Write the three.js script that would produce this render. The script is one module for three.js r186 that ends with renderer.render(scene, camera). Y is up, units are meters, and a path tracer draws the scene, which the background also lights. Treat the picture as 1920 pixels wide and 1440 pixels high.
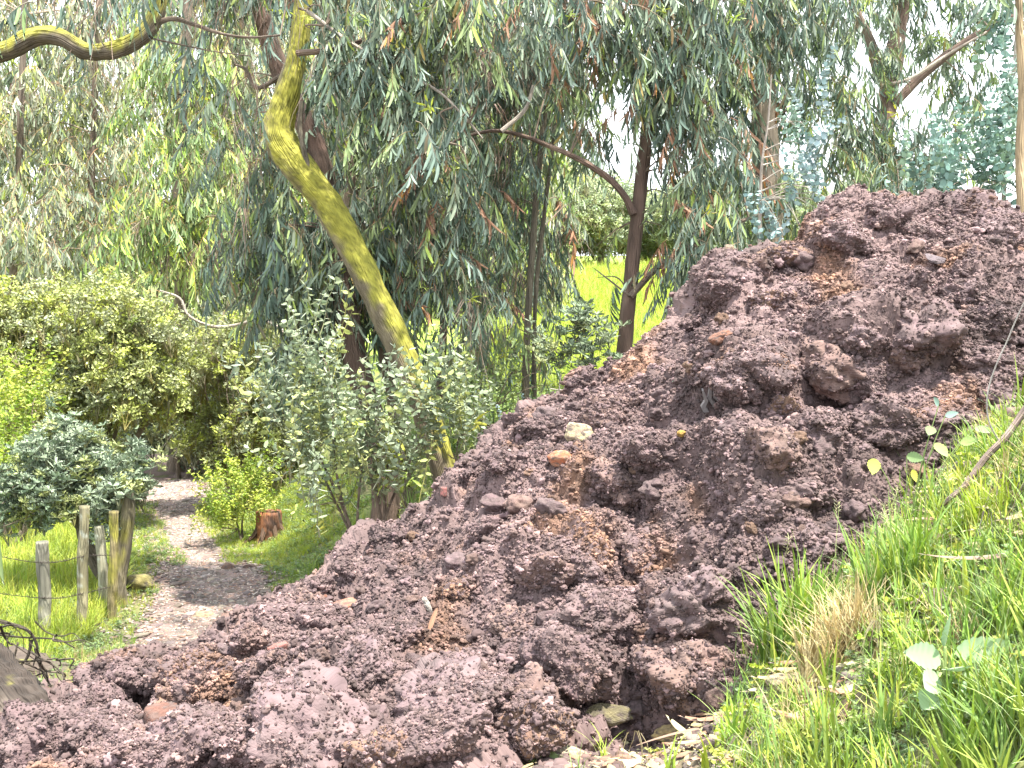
import * as THREE from 'three';

// ---------------------------------------------------------------- camera, sky, sun, exposure
const scene = new THREE.Scene();
const EYE = 1.6, PITCH = 3.05 * Math.PI / 180, FOV = 42;
const camera = new THREE.PerspectiveCamera(FOV, 4 / 3, 0.05, 900);
camera.position.set(0, EYE, 0);
camera.rotation.set(-PITCH, 0, 0);
const renderer = new THREE.WebGLRenderer({ antialias: true });
renderer.toneMapping = THREE.LinearToneMapping;
renderer.toneMappingExposure = 4.3;
renderer.shadowMap.enabled = true;
{ // hazy bright sky: white veil, a little blue towards the zenith
  const W = 64, H = 32, a = new Float32Array(W * H * 4);
  for (let j = 0; j < H; j++) for (let i = 0; i < W; i++) {
    const e = Math.max(0, (j + 0.5) / H * 2 - 1);
    const k = Math.pow(e, 0.7), o = (j * W + i) * 4;
    a[o] = 0.76 - 0.18 * k; a[o + 1] = 0.79 - 0.13 * k; a[o + 2] = 0.82 - 0.07 * k; a[o + 3] = 1;
  }
  const t = new THREE.DataTexture(a, W, H, THREE.RGBAFormat, THREE.FloatType);
  t.mapping = THREE.EquirectangularReflectionMapping; t.magFilter = THREE.LinearFilter; t.needsUpdate = true;
  scene.background = t; scene.environment = t;
}
const sun = new THREE.DirectionalLight(new THREE.Color(1.0, 0.95, 0.85), 4.0);
sun.position.set(8, 34, -2);
sun.target.position.set(-1, 0, -9);
sun.castShadow = true; sun.shadow.radius = 3.5; sun.shadow.mapSize.set(2048, 2048);
Object.assign(sun.shadow.camera, { left: -30, right: 30, top: 30, bottom: -30, near: 1, far: 90 });
scene.add(sun, sun.target);

// ---------------------------------------------------------------- helpers
const F = 720 / Math.tan(FOV * Math.PI / 360), CP = Math.cos(PITCH), SP = Math.sin(PITCH);
// a place in the scene from its bearing in the photograph and its distance in metres along the view
function P(px, py, d) {
  const x = (px - 960) / F * d, v = -(py - 720) / F * d;
  return new THREE.Vector3(x, EYE + v * CP - d * SP, -(d * CP + v * SP));
}
function mulberry(s) { return () => { s |= 0; s = s + 0x6D2B79F5 | 0; let t = Math.imul(s ^ s >>> 15, 1 | s); t = t + Math.imul(t ^ t >>> 7, 61 | t) ^ t; return ((t ^ t >>> 14) >>> 0) / 4294967296; }; }
let R = mulberry(7);
const rr = (a, b) => a + (b - a) * R();
const gauss = () => (R() + R() + R() + R() - 2) * 1.0;
const clamp = (x, a, b) => x < a ? a : x > b ? b : x;
const sstep = (a, b, x) => { const t = clamp((x - a) / (b - a), 0, 1); return t * t * (3 - 2 * t); };
const mix = (a, b, t) => a + (b - a) * t;
function piece(pts, x) { // piecewise smooth interpolation
  if (x <= pts[0][0]) return pts[0][1];
  for (let i = 1; i < pts.length; i++) if (x <= pts[i][0]) { const [x0, y0] = pts[i - 1], [x1, y1] = pts[i]; return mix(y0, y1, (x - x0) / (x1 - x0)); }
  return pts[pts.length - 1][1];
}
const PERM = new Uint8Array(512);
{ const r = mulberry(99), p = [...Array(256).keys()]; for (let i = 255; i > 0; i--) { const j = Math.floor(r() * (i + 1)); [p[i], p[j]] = [p[j], p[i]]; } for (let i = 0; i < 512; i++) PERM[i] = p[i & 255]; }
const GX = new Float32Array(256), GY = new Float32Array(256), GZ = new Float32Array(256), HV = new Float32Array(256);
{ const r = mulberry(5); for (let i = 0; i < 256; i++) { const z = r() * 2 - 1, a = r() * 6.2832, q = Math.sqrt(1 - z * z); GX[i] = q * Math.cos(a); GY[i] = q * Math.sin(a); GZ[i] = z; HV[i] = r(); } }
function noise(x, y, z) {
  const X = Math.floor(x), Y = Math.floor(y), Z = Math.floor(z); x -= X; y -= Y; z -= Z;
  const u = x * x * x * (x * (x * 6 - 15) + 10), v = y * y * y * (y * (y * 6 - 15) + 10), w = z * z * z * (z * (z * 6 - 15) + 10);
  const h = (i, j, k) => { const g = PERM[PERM[PERM[(X + i) & 255] + ((Y + j) & 255)] + ((Z + k) & 255)]; return GX[g] * (x - i) + GY[g] * (y - j) + GZ[g] * (z - k); };
  return 1.6 * mix(mix(mix(h(0, 0, 0), h(1, 0, 0), u), mix(h(0, 1, 0), h(1, 1, 0), u), v), mix(mix(h(0, 0, 1), h(1, 0, 1), u), mix(h(0, 1, 1), h(1, 1, 1), u), v), w);
}
const fbm = (x, y, z, n = 4) => { let s = 0, a = 0.5; for (let i = 0; i < n; i++) { s += a * noise(x, y, z); x = x * 2.03 + 11.3; y = y * 2.03 + 3.7; z = z * 2.03 + 7.9; a *= 0.5; } return s; };
let wId = 0;
function worley(x, y, z) { // squared distance to the nearest seed; wId tells which seed
  const X = Math.floor(x), Y = Math.floor(y), Z = Math.floor(z); let best = 9;
  for (let i = -1; i < 2; i++) for (let j = -1; j < 2; j++) for (let k = -1; k < 2; k++) {
    const g = PERM[PERM[PERM[(X + i) & 255] + ((Y + j) & 255)] + ((Z + k) & 255)];
    const dx = X + i + HV[g] - x, dy = Y + j + HV[(g + 91) & 255] - y, dz = Z + k + HV[(g + 173) & 255] - z, q = dx * dx + dy * dy + dz * dz;
    if (q < best) { best = q; wId = g; }
  }
  return best;
}
class GB { // collects vertices and triangles, becomes one BufferGeometry
  constructor() { this.p = []; this.c = []; this.i = []; this.u = []; }
  get n() { return this.p.length / 3; }
  v(x, y, z, r = 1, g = 1, b = 1, u = 0, w = 0) { this.p.push(x, y, z); this.c.push(r, g, b); this.u.push(u, w); return this.n - 1; }
  t(a, b, c) { this.i.push(a, b, c); }
  add(o, m, tint = [1, 1, 1]) {
    const b = this.n, V = new THREE.Vector3();
    for (let k = 0; k < o.p.length; k += 3) { V.set(o.p[k], o.p[k + 1], o.p[k + 2]).applyMatrix4(m); this.p.push(V.x, V.y, V.z); this.c.push(o.c[k] * tint[0], o.c[k + 1] * tint[1], o.c[k + 2] * tint[2]); }
    for (const q of o.u) this.u.push(q); for (const q of o.i) this.i.push(q + b);
    return this;
  }
  geo(smooth = true) {
    const g = new THREE.BufferGeometry();
    g.setAttribute('position', new THREE.Float32BufferAttribute(this.p, 3)); g.setAttribute('color', new THREE.Float32BufferAttribute(this.c, 3)); g.setAttribute('uv', new THREE.Float32BufferAttribute(this.u, 2));
    g.setIndex(this.i); if (smooth) g.computeVertexNormals(); else { const f = g.toNonIndexed(); f.computeVertexNormals(); return f; }
    return g;
  }
}
const taken = new Map();
function numbered(n) { const k = taken.get(n) || 0; taken.set(n, k + 1); return k ? `${n}_${String(k).padStart(3, '0')}` : n; }
function mesh(name, geo, mat, parent = scene) { const m = new THREE.Mesh(geo, mat); m.name = parent === scene ? numbered(name) : name; m.castShadow = m.receiveShadow = true; parent.add(m); return m; }
function tag(o, label, category, group, kind) { if (label) o.userData.label = label; if (category) o.userData.category = category; if (group) o.userData.group = group; if (kind) o.userData.kind = kind; return o; }
function thing(name, label, category, at, group) { const o = new THREE.Group(); o.name = numbered(name); if (at) o.position.copy(at); scene.add(o); return tag(o, label, category, group); }
function inst(name, geo, mat, list, parent = scene, kind = 'stuff') { // list: [{m: Matrix4, c: [r,g,b]}]
  const m = new THREE.InstancedMesh(geo, mat, list.length), C = new THREE.Color();
  list.forEach((q, i) => { m.setMatrixAt(i, q.m); m.setColorAt(i, C.setRGB(...q.c)); });
  m.name = parent === scene ? numbered(name) : name; m.userData.kind = kind; m.castShadow = m.receiveShadow = true; parent.add(m); return m;
}
const M4 = (pos, yaw = 0, pitch = 0, roll = 0, s = 1, sy = s, sz = s) => new THREE.Matrix4().compose(pos, new THREE.Quaternion().setFromEuler(new THREE.Euler(pitch, yaw, roll, 'YXZ')), new THREE.Vector3(s, sy, sz));
const V3 = (x, y, z) => new THREE.Vector3(x, y, z);
const std = (o) => new THREE.MeshStandardMaterial({ roughness: 0.9, vertexColors: true, side: THREE.DoubleSide, ...o });
function noiseTex(size, rep, f, seed = 0) { // a tiling grey relief
  const d = new Uint8Array(size * size * 4);
  for (let j = 0; j < size; j++) for (let i = 0; i < size; i++) { const q = clamp(f(i / size, j / size) * 255, 0, 255), o = (j * size + i) * 4; d[o] = d[o + 1] = d[o + 2] = q; d[o + 3] = 255; }
  const t = new THREE.DataTexture(d, size, size); t.wrapS = t.wrapT = THREE.RepeatWrapping; t.magFilter = THREE.LinearFilter; t.repeat.set(rep, rep); t.needsUpdate = true; return t;
}
const ring = (u, v, k) => { const a = u * 6.2832, b = v * 6.2832; return [Math.cos(a) * k, Math.sin(a) * k, Math.cos(b) * k, Math.sin(b) * k]; };
const barkTex = noiseTex(256, 1, (u, v) => { const [a, b, c, d] = ring(u, v, 1); return 0.5 + 0.5 * fbm(a * 4, b * 4, c * 0.8 + d * 0.6 + 5, 4) + 0.25 * noise(a * 9, b * 9, c * 2 + d); });
const crumbTex = noiseTex(512, 1, (u, v) => { const w = (f, o) => { let best = 9; const x = u * f, y = v * f, X = Math.floor(x), Y = Math.floor(y); for (let i = -1; i < 2; i++) for (let j = -1; j < 2; j++) { const g = PERM[PERM[(((X + i) % f) + f) % f + o] + (((Y + j) % f) + f) % f]; const dx = X + i + HV[g] - x, dy = Y + j + HV[(g + 77) & 255] - y; best = Math.min(best, dx * dx + dy * dy); } return 1 - Math.min(1, best * 1.3); }; return 0.5 * w(18, 0) + 0.3 * w(41, 60) + 0.2 * w(90, 120); });
const grainTex = noiseTex(256, 1, (u, v) => { const [a, b, c, d] = ring(u, v, 2.2); return 0.5 + 0.7 * fbm(a * 2 + d, b * 2 - c, c * 2 + d * 2 + a, 5); });

// ---------------------------------------------------------------- the lie of the land
const PATHX = [[2, -2.4], [6, -2.5], [8, -2.8], [9, -3.0], [11.7, -3.45], [15.6, -5.2], [18, -6.1], [21, -7.3], [30, -11], [60, -20]];
const pathX = (d) => (piece(PATHX, d - 0.8) + piece(PATHX, d) + piece(PATHX, d + 0.8)) / 3;
const BASE = [[-20, 0.15], [2, 0.05], [3.6, -0.06], [4.8, -0.42], [6.5, -1.0], [8.9, -1.4], [16, -1.42], [22, -1.45], [40, -0.6], [70, 3.5], [140, 14], [400, 30]];
const TERR = [[0, -0.4], [9, -0.25], [12, 0.0], [16, 0.25], [25, 1.25], [40, 2.9], [62, 5.5], [80, 6.6], [140, 12], [400, 30]];
function ground(x, z) {
  const d = -z;
  let b = (piece(BASE, d - 0.7) + piece(BASE, d) + piece(BASE, d + 0.7)) / 3;
  b -= 0.3 * sstep(0.3, -2.4, x) * (1 - sstep(4.5, 7, d));
  const near = 1 - sstep(6.5, 9.5, d), k = Math.max(0, x - 0.62);
  b += near * Math.min(0.82 * Math.pow(k, 1.1) * sstep(0, 3.4, d), 1.9);
  const c = pathX(d), t = sstep(c + 0.85, c + 3.3, x) * sstep(6.3, 9.8, d);
  b = mix(b, piece(TERR, d), t);
  const m = sstep(c - 1.0, c - 4, x) * sstep(7, 10, d); // meadow left of the path lies a little higher
  b += 0.22 * m + 0.12 * sstep(30, 4, d) * fbm(x * 0.5, 3, z * 0.5, 3) + 0.03 * noise(x * 2.1, 9, z * 2.1);
  b -= 0.07 * Math.exp(-Math.pow((x - c) / 0.6, 2)) * sstep(7, 9, d);
  return b;
}
const onGround = (x, z, h = 0) => V3(x, ground(x, z) + h, z);
function hitGround(px, py) { // where the sight line of a pixel meets the land
  let last = null;
  for (let d = 2.2; d < 90; d += 0.02 + d * 0.002) { const p = P(px, py, d); if (p.y < ground(p.x, p.z)) return p; last = p; }
  return last;
}
{
  const b = new GB(), NX = 300, ND = 320;
  const warp = (t) => Math.sign(t) * (Math.abs(t) * 9 + Math.pow(Math.abs(t), 4) * 140);
  const dOf = (t) => -12 + t * 32 + Math.pow(t, 5) * 330;
  for (let j = 0; j <= ND; j++) for (let i = 0; i <= NX; i++) {
    const d = dOf(j / ND), x = warp(i / NX * 2 - 1) - 1.0 * Math.min(1, d / 20), z = -d, y = ground(x, z);
    const n = fbm(x * 1.3, 1, z * 1.3, 4), n2 = noise(x * 5, 4, z * 5), c = pathX(d);
    const field = sstep(17, 22, d) * sstep(c + 2, c + 6, x), meadow = sstep(c - 0.9, c - 1.6, x) * sstep(7.5, 9, d);
    const g = clamp(0.35 + 0.9 * n + 0.3 * n2 + meadow * 0.5 + field, 0, 1) * (x < 1.15 && d < 6.5 ? 0.12 : 1);
    const earth = [0.10 + 0.03 * n2, 0.075 + 0.02 * n2, 0.05], grass = field > 0.4 ? [0.25 + 0.08 * n, 0.34 + 0.07 * n, 0.05] : [0.15 + 0.05 * n, 0.2 + 0.05 * n, 0.04];
    b.v(x, y, z, mix(earth[0], grass[0], g), mix(earth[1], grass[1], g), mix(earth[2], grass[2], g), x, z);
  }
  for (let j = 0; j < ND; j++) for (let i = 0; i < NX; i++) { const a = j * (NX + 1) + i; b.t(a, a + 1, a + NX + 1); b.t(a + 1, a + NX + 2, a + NX + 1); }
  tag(mesh('ground', b.geo(), std({ bumpMap: grainTex, bumpScale: 0.03 })), null, null, null, 'structure');
}
// the footpath: trodden earth and stone, its own sheet
{
  const b = new GB(), NU = 46, NV = 420;
  for (let j = 0; j <= NV; j++) for (let i = 0; i <= NU; i++) {
    const d = 5.2 + 19 * j / NV, s = i / NU * 2 - 1, w = 0.78 + 0.14 * noise(d * 0.8, 2, 0) + 0.1 * noise(d * 2.2, 5, Math.sign(s) * 3);
    const x = pathX(d) + s * w, z = -d, e = 1 - Math.pow(Math.abs(s), 6);
    const n = fbm(x * 3, 7, z * 3, 4), q = 1 - Math.min(1, worley(x * 9, 3, z * 9) * 2.2);
    const y = ground(x, z) + mix(-0.04, 0.012 + 0.008 * q + 0.02 * n, e), k = 0.14 + 0.08 * n + 0.03 * noise(x * 9, 1, z * 9);
    b.v(x, y, z, k * 1.2, k * 0.82, k * 0.72, x, z);
  }
  for (let j = 0; j < NV; j++) for (let i = 0; i < NU; i++) { const a = j * (NU + 1) + i; b.t(a, a + 1, a + NU + 1); b.t(a + 1, a + NU + 2, a + NU + 1); }
  tag(mesh('footpath', b.geo(), std({ bumpMap: grainTex, bumpScale: 0.02 })), null, null, null, 'structure');
}
console.log('ground done');

// ---------------------------------------------------------------- lumps: clods, stones
function lumpGB(detail, seed, { rough = 0.25, f = 1.6, nod = 0.12, nf = 4, flat = 0, planes = 0, col = null, squash = [1, 1, 1], box = 0 } = {}) {
  const g = new THREE.IcosahedronGeometry(1, detail), p = g.attributes.position, key = new Map(), b = new GB(), map = [];
  const r = mulberry(seed), cuts = []; for (let k = 0; k < planes; k++) { const z = r() * 2 - 1, a = r() * 6.283, q = Math.sqrt(1 - z * z); cuts.push([q * Math.cos(a), z, q * Math.sin(a), 0.55 + 0.3 * r()]); }
  for (let i = 0; i < p.count; i++) {
    const x = p.getX(i), y = p.getY(i), z = p.getZ(i), k = `${Math.round(x * 1e4)},${Math.round(y * 1e4)},${Math.round(z * 1e4)}`;
    if (!key.has(k)) {
      const o = seed * 7.31; let s = 1 + rough * 1.6 * fbm(x * f + o, y * f, z * f, 3);
      if (box) s = s * 0.25 + 0.7 * Math.pow(Math.abs(x) ** 10 + Math.abs(y) ** 10 + Math.abs(z) ** 10, -0.1);
      for (const c of cuts) { const q = (x * c[0] + y * c[1] + z * c[2]) * s; if (q > c[3]) s *= mix(1, c[3] / q, 0.93); }
      if (nod) { s += nod * (0.45 - worley(x * nf + o, y * nf, z * nf)); s += nod * 0.35 * (0.4 - worley(x * nf * 2.6 + o, y * nf * 2.6, z * nf * 2.6)); }
      const c = col ? col(x, y, z, o) : [1, 1, 1];
      key.set(k, b.v(x * s * squash[0], y * s * squash[1], z * s * squash[2], ...c, x * 0.5 + z * 0.33, y * 0.5 - z * 0.3 + x * 0.1));
    }
    map.push(key.get(k));
  }
  for (let i = 0; i < map.length; i += 3) b.t(map[i], map[i + 1], map[i + 2]);
  return b;
}

// ---------------------------------------------------------------- the heap of dumped soil
// each column: crest (bearing, distance), then the front foot
const COLS = [
  [-420, 1560, 4.9, -420, 1800, 3.4], [-150, 1470, 5.0, -150, 1740, 3.5], [20, 1410, 5.2, 20, 1700, 3.6], [130, 1345, 5.6, 150, 1680, 3.6], [205, 1295, 6.0, 300, 1660, 3.6], [330, 1280, 6.3, 420, 1630, 3.6], [430, 1205, 6.6, 560, 1600, 3.6],
  [500, 1165, 6.8, 660, 1570, 3.65], [580, 1122, 7.0, 780, 1540, 3.7], [700, 1020, 7.2, 900, 1462, 4.05], [760, 990, 7.2, 970, 1432, 4.25], [900, 872, 7.3, 1080, 1400, 4.55], [1010, 762, 7.4, 1180, 1375, 4.75], [1090, 712, 7.5, 1240, 1362, 4.8], [1180, 668, 7.5, 1300, 1350, 4.6],
  [1290, 580, 7.5, 1375, 1322, 4.42], [1345, 500, 7.5, 1450, 1250, 4.5], [1480, 470, 7.6, 1560, 1150, 4.7], [1570, 412, 7.6, 1640, 1080, 4.85], [1700, 392, 7.8, 1740, 1020, 5.0], [1765, 412, 7.9, 1800, 1000, 5.05], [1820, 386, 8, 1850, 980, 5.1],
  [1960, 425, 8, 1980, 950, 5.2], [2120, 470, 8, 2120, 950, 5.25], [2400, 620, 8, 2400, 1000, 5.3], [2600, 760, 8, 2560, 1050, 5.3]];
const heapMat = std({ roughness: 0.95, bumpMap: crumbTex, bumpScale: 0.012 }), crumbMat = std({ roughness: 0.95 });
const SOILCOL = (x, y, z) => { // purple-brown earth with rusty and pale patches
  const a = fbm(x * 0.9 + 3, y * 0.9, z * 0.9, 3), rust = sstep(0.12, 0.42, fbm(x * 1.7 + 20, y * 1.7, z * 1.7, 3)), k = 1 + 1.0 * a + 0.4 * noise(x * 14, y * 14, z * 14) + 0.3 * noise(x * 40, y * 40, z * 40);
  const pur = [0.116 * k, 0.078 * k, 0.075 * k], ru = [0.155 * k, 0.088 * k, 0.06 * k];
  return [mix(pur[0], ru[0], rust), mix(pur[1], ru[1], rust), mix(pur[2], ru[2], rust)];
};
const BUMPS = [ // [px, py, d, metres out (+) or in (-), radii x y z]
  [1560, 720, 6.0, -0.30, 0.35, 0.20, 0.4], [1600, 640, 6.2, 0.22, 0.35, 0.14, 0.3], [1420, 700, 6.2, 0.24, 0.35, 0.2, 0.35], [1450, 775, 6.0, -0.22, 0.28, 0.08, 0.3], [1130, 1175, 4.9, 0.20, 0.42, 0.09, 0.3], [1100, 1225, 4.75, -0.26, 0.45, 0.07, 0.3],
  [1700, 640, 6.2, 0.18, 0.4, 0.14, 0.3], [1760, 700, 6.0, -0.12, 0.4, 0.1, 0.3], [1150, 880, 6.2, 0.18, 0.3, 0.22, 0.3], [1120, 965, 5.9, -0.16, 0.35, 0.08, 0.3], [1680, 620, 6.4, -0.14, 0.3, 0.06, 0.3], [1400, 930, 5.5, 0.15, 0.12, 0.3, 0.3], [960, 1130, 5.3, -0.12, 0.06, 0.3, 0.3],
  [1590, 430, 7.5, 0.12, 0.3, 0.14, 0.3], [1360, 520, 7.4, 0.16, 0.2, 0.2, 0.3], [1330, 600, 7.3, -0.1, 0.3, 0.1, 0.3], [1010, 1010, 5.7, 0.13, 0.35, 0.2, 0.3], [1280, 1290, 4.5, 0.16, 0.25, 0.12, 0.25], [700, 1380, 4.6, 0.12, 0.3, 0.15, 0.3], [1290, 1170, 4.8, 0.13, 0.3, 0.1, 0.25], [1330, 1205, 4.65, -0.16, 0.3, 0.06, 0.25], [1150, 1290, 4.55, 0.14, 0.25, 0.12, 0.25], [420, 1280, 5.5, 0.1, 0.4, 0.2, 0.3]
].map(([px, py, d, a, x, y, z]) => ({ c: P(px, py, d), a, x, y, z }));
let heapPos, heapNor, NU = 900, NV = 460, heap;
{
  const crest = new THREE.CatmullRomCurve3(COLS.map((c) => P(c[0], c[1], c[2])), false, 'centripetal'), foot = new THREE.CatmullRomCurve3(COLS.map((c) => P(c[3], c[4], c[5])), false, 'centripetal');
  const NB = 60, rows = NV + NB + 1, base = new Float32Array((NU + 1) * rows * 3), A = V3(), B = V3();
  for (let i = 0; i <= NU; i++) {
    const u = i / NU; crest.getPoint(u, A); foot.getPoint(u, B);
    for (let j = 0; j < rows; j++) {
      const o = (j * (NU + 1) + i) * 3;
      if (j >= NB) { // crest down to the foot, a little bulged
        const v = (j - NB) / NV * 1.06, s = Math.sin(Math.min(1, v) * Math.PI) * 0.14; // dips under the ground at the end
        base[o] = mix(A.x, B.x, v); base[o + 1] = mix(A.y, B.y, v) + s - (v > 1 ? (v - 1) * 4 : 0); base[o + 2] = mix(A.z, B.z, v);
      } else { // the far side
        const v = 1 - j / NB, bx = A.x - 0.5 * v, bz = A.z - 2.9 * v, gy = ground(bx, bz) - 0.3;
        base[o] = bx; base[o + 2] = bz; base[o + 1] = mix(A.y, Math.min(gy, A.y - 0.2), v * v * (1.6 - 0.6 * v));
      }
    }
  }
  const gb = new THREE.BufferGeometry(), idx = new Uint32Array(NU * (rows - 1) * 6); let q = 0;
  for (let j = 0; j < rows - 1; j++) for (let i = 0; i < NU; i++) { const a = j * (NU + 1) + i; idx[q++] = a; idx[q++] = a + NU + 1; idx[q++] = a + 1; idx[q++] = a + 1; idx[q++] = a + NU + 1; idx[q++] = a + NU + 2; }
  gb.setAttribute('position', new THREE.BufferAttribute(base, 3)); gb.setIndex(new THREE.BufferAttribute(idx, 1)); gb.computeVertexNormals();
  const nr = gb.attributes.normal.array, out = new Float32Array(base.length), col = new Float32Array(base.length), uvs = new Float32Array(base.length / 3 * 2);
  for (let k = 0; k < base.length; k += 3) {
    const x = base[k], y = base[k + 1], z = base[k + 2];
    const wx = x + 0.12 * noise(x * 2.4, y * 2.4, z * 2.4), wy = y + 0.12 * noise(x * 2.4 + 9, y * 2.4, z * 2.4), wz = z + 0.12 * noise(x * 2.4, y * 2.4 + 5, z * 2.4);
    let h = 0.09 * noise(x * 1.1, y * 1.1, z * 1.1) + 0.06 * noise(x * 2.3 + 4, y * 2.3, z * 2.3);
    const m1 = sstep(-0.25, 0.35, noise(x * 0.9 + 31, y * 0.9, z * 0.9)), a = worley(wx * 2.6, wy * 2.6, wz * 2.6), id = HV[wId];
    h += (0.06 + 0.1 * m1) * (0.3 + 0.9 * id) * (0.5 - Math.min(a, 0.85));
    const c = worley(wx * 6.5 + 3, wy * 6.5, wz * 6.5); h += 0.1 * (0.3 + HV[wId]) * (0.42 - Math.min(c, 0.8));
    const e = worley(wx * 15, wy * 15 + 7, wz * 15); h += 0.052 * (0.3 + HV[wId]) * (0.4 - Math.min(e, 0.8));
    const f = worley(wx * 36, wy * 36, wz * 36 + 3); h += 0.02 * (0.4 - Math.min(f, 0.9)) + 0.004 * noise(x * 90, y * 90, z * 90);
    for (const bp of BUMPS) { const dx = (x - bp.c.x) / bp.x, dy = (y - bp.c.y) / bp.y, dz = (z - bp.c.z) / bp.z, r2 = dx * dx + dy * dy + dz * dz; if (r2 < 6) h += 0.85 * bp.a * Math.exp(-r2); }
    const up = 0.28; out[k] = x + nr[k] * h; out[k + 1] = y + nr[k + 1] * h + up * h; out[k + 2] = z + nr[k + 2] * h;
    const s = SOILCOL(x, y, z); col[k] = s[0]; col[k + 1] = s[1]; col[k + 2] = s[2]; uvs[k / 3 * 2] = x * 1.6 + y * 0.3; uvs[k / 3 * 2 + 1] = z * 1.2 - y * 1.1;
  }
  const g = new THREE.BufferGeometry(); g.setAttribute('position', new THREE.BufferAttribute(out, 3)); g.setAttribute('color', new THREE.BufferAttribute(col, 3)); g.setAttribute('uv', new THREE.BufferAttribute(uvs, 2)); g.setIndex(gb.index); g.computeVertexNormals();
  heapPos = out; heapNor = g.attributes.normal.array;
  heap = thing('soil_heap', 'big heap of dumped purple-brown crumbly soil sloping up beneath the trees', 'soil heap');
  mesh('earth_body', g, heapMat, heap);
  globalThis.__NB = NB;
}
const NB = globalThis.__NB;
const heapAt = (i, j, out = V3()) => { const k = ((j + NB) * (NU + 1) + i) * 3; return out.set(heapPos[k], heapPos[k + 1], heapPos[k + 2]); };
const heapN = (i, j, out = V3()) => { const k = ((j + NB) * (NU + 1) + i) * 3; return out.set(heapNor[k], heapNor[k + 1], heapNor[k + 2]); };
function project(p) { const y = p.y - EYE, d = -p.z * CP - y * SP, v = y * CP - p.z * SP; return [960 + p.x / d * F, 720 - v / d * F, d]; }
const heapGrid = new Map(); // front surface points by 12-pixel cell, to find the spot behind a pixel
for (let j = 0; j <= NV; j += 2) for (let i = 0; i <= NU; i += 2) { const p = heapAt(i, j), s = project(p), k = `${Math.floor(s[0] / 12)},${Math.floor(s[1] / 12)}`, o = heapGrid.get(k); if (!o || o[2] > s[2]) heapGrid.set(k, [i, j, s[2]]); }
function onHeap(px, py) { for (let r = 0; r < 8; r++) for (let a = -r; a <= r; a++) for (let b = -r; b <= r; b++) { const o = heapGrid.get(`${Math.floor(px / 12) + a},${Math.floor(py / 12) + b}`); if (o) return { p: heapAt(o[0], o[1]), n: heapN(o[0], o[1]), d: o[2] }; } return { p: P(px, py, 6), n: V3(0, 1, 0), d: 6 }; }
console.log('heap done');
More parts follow.
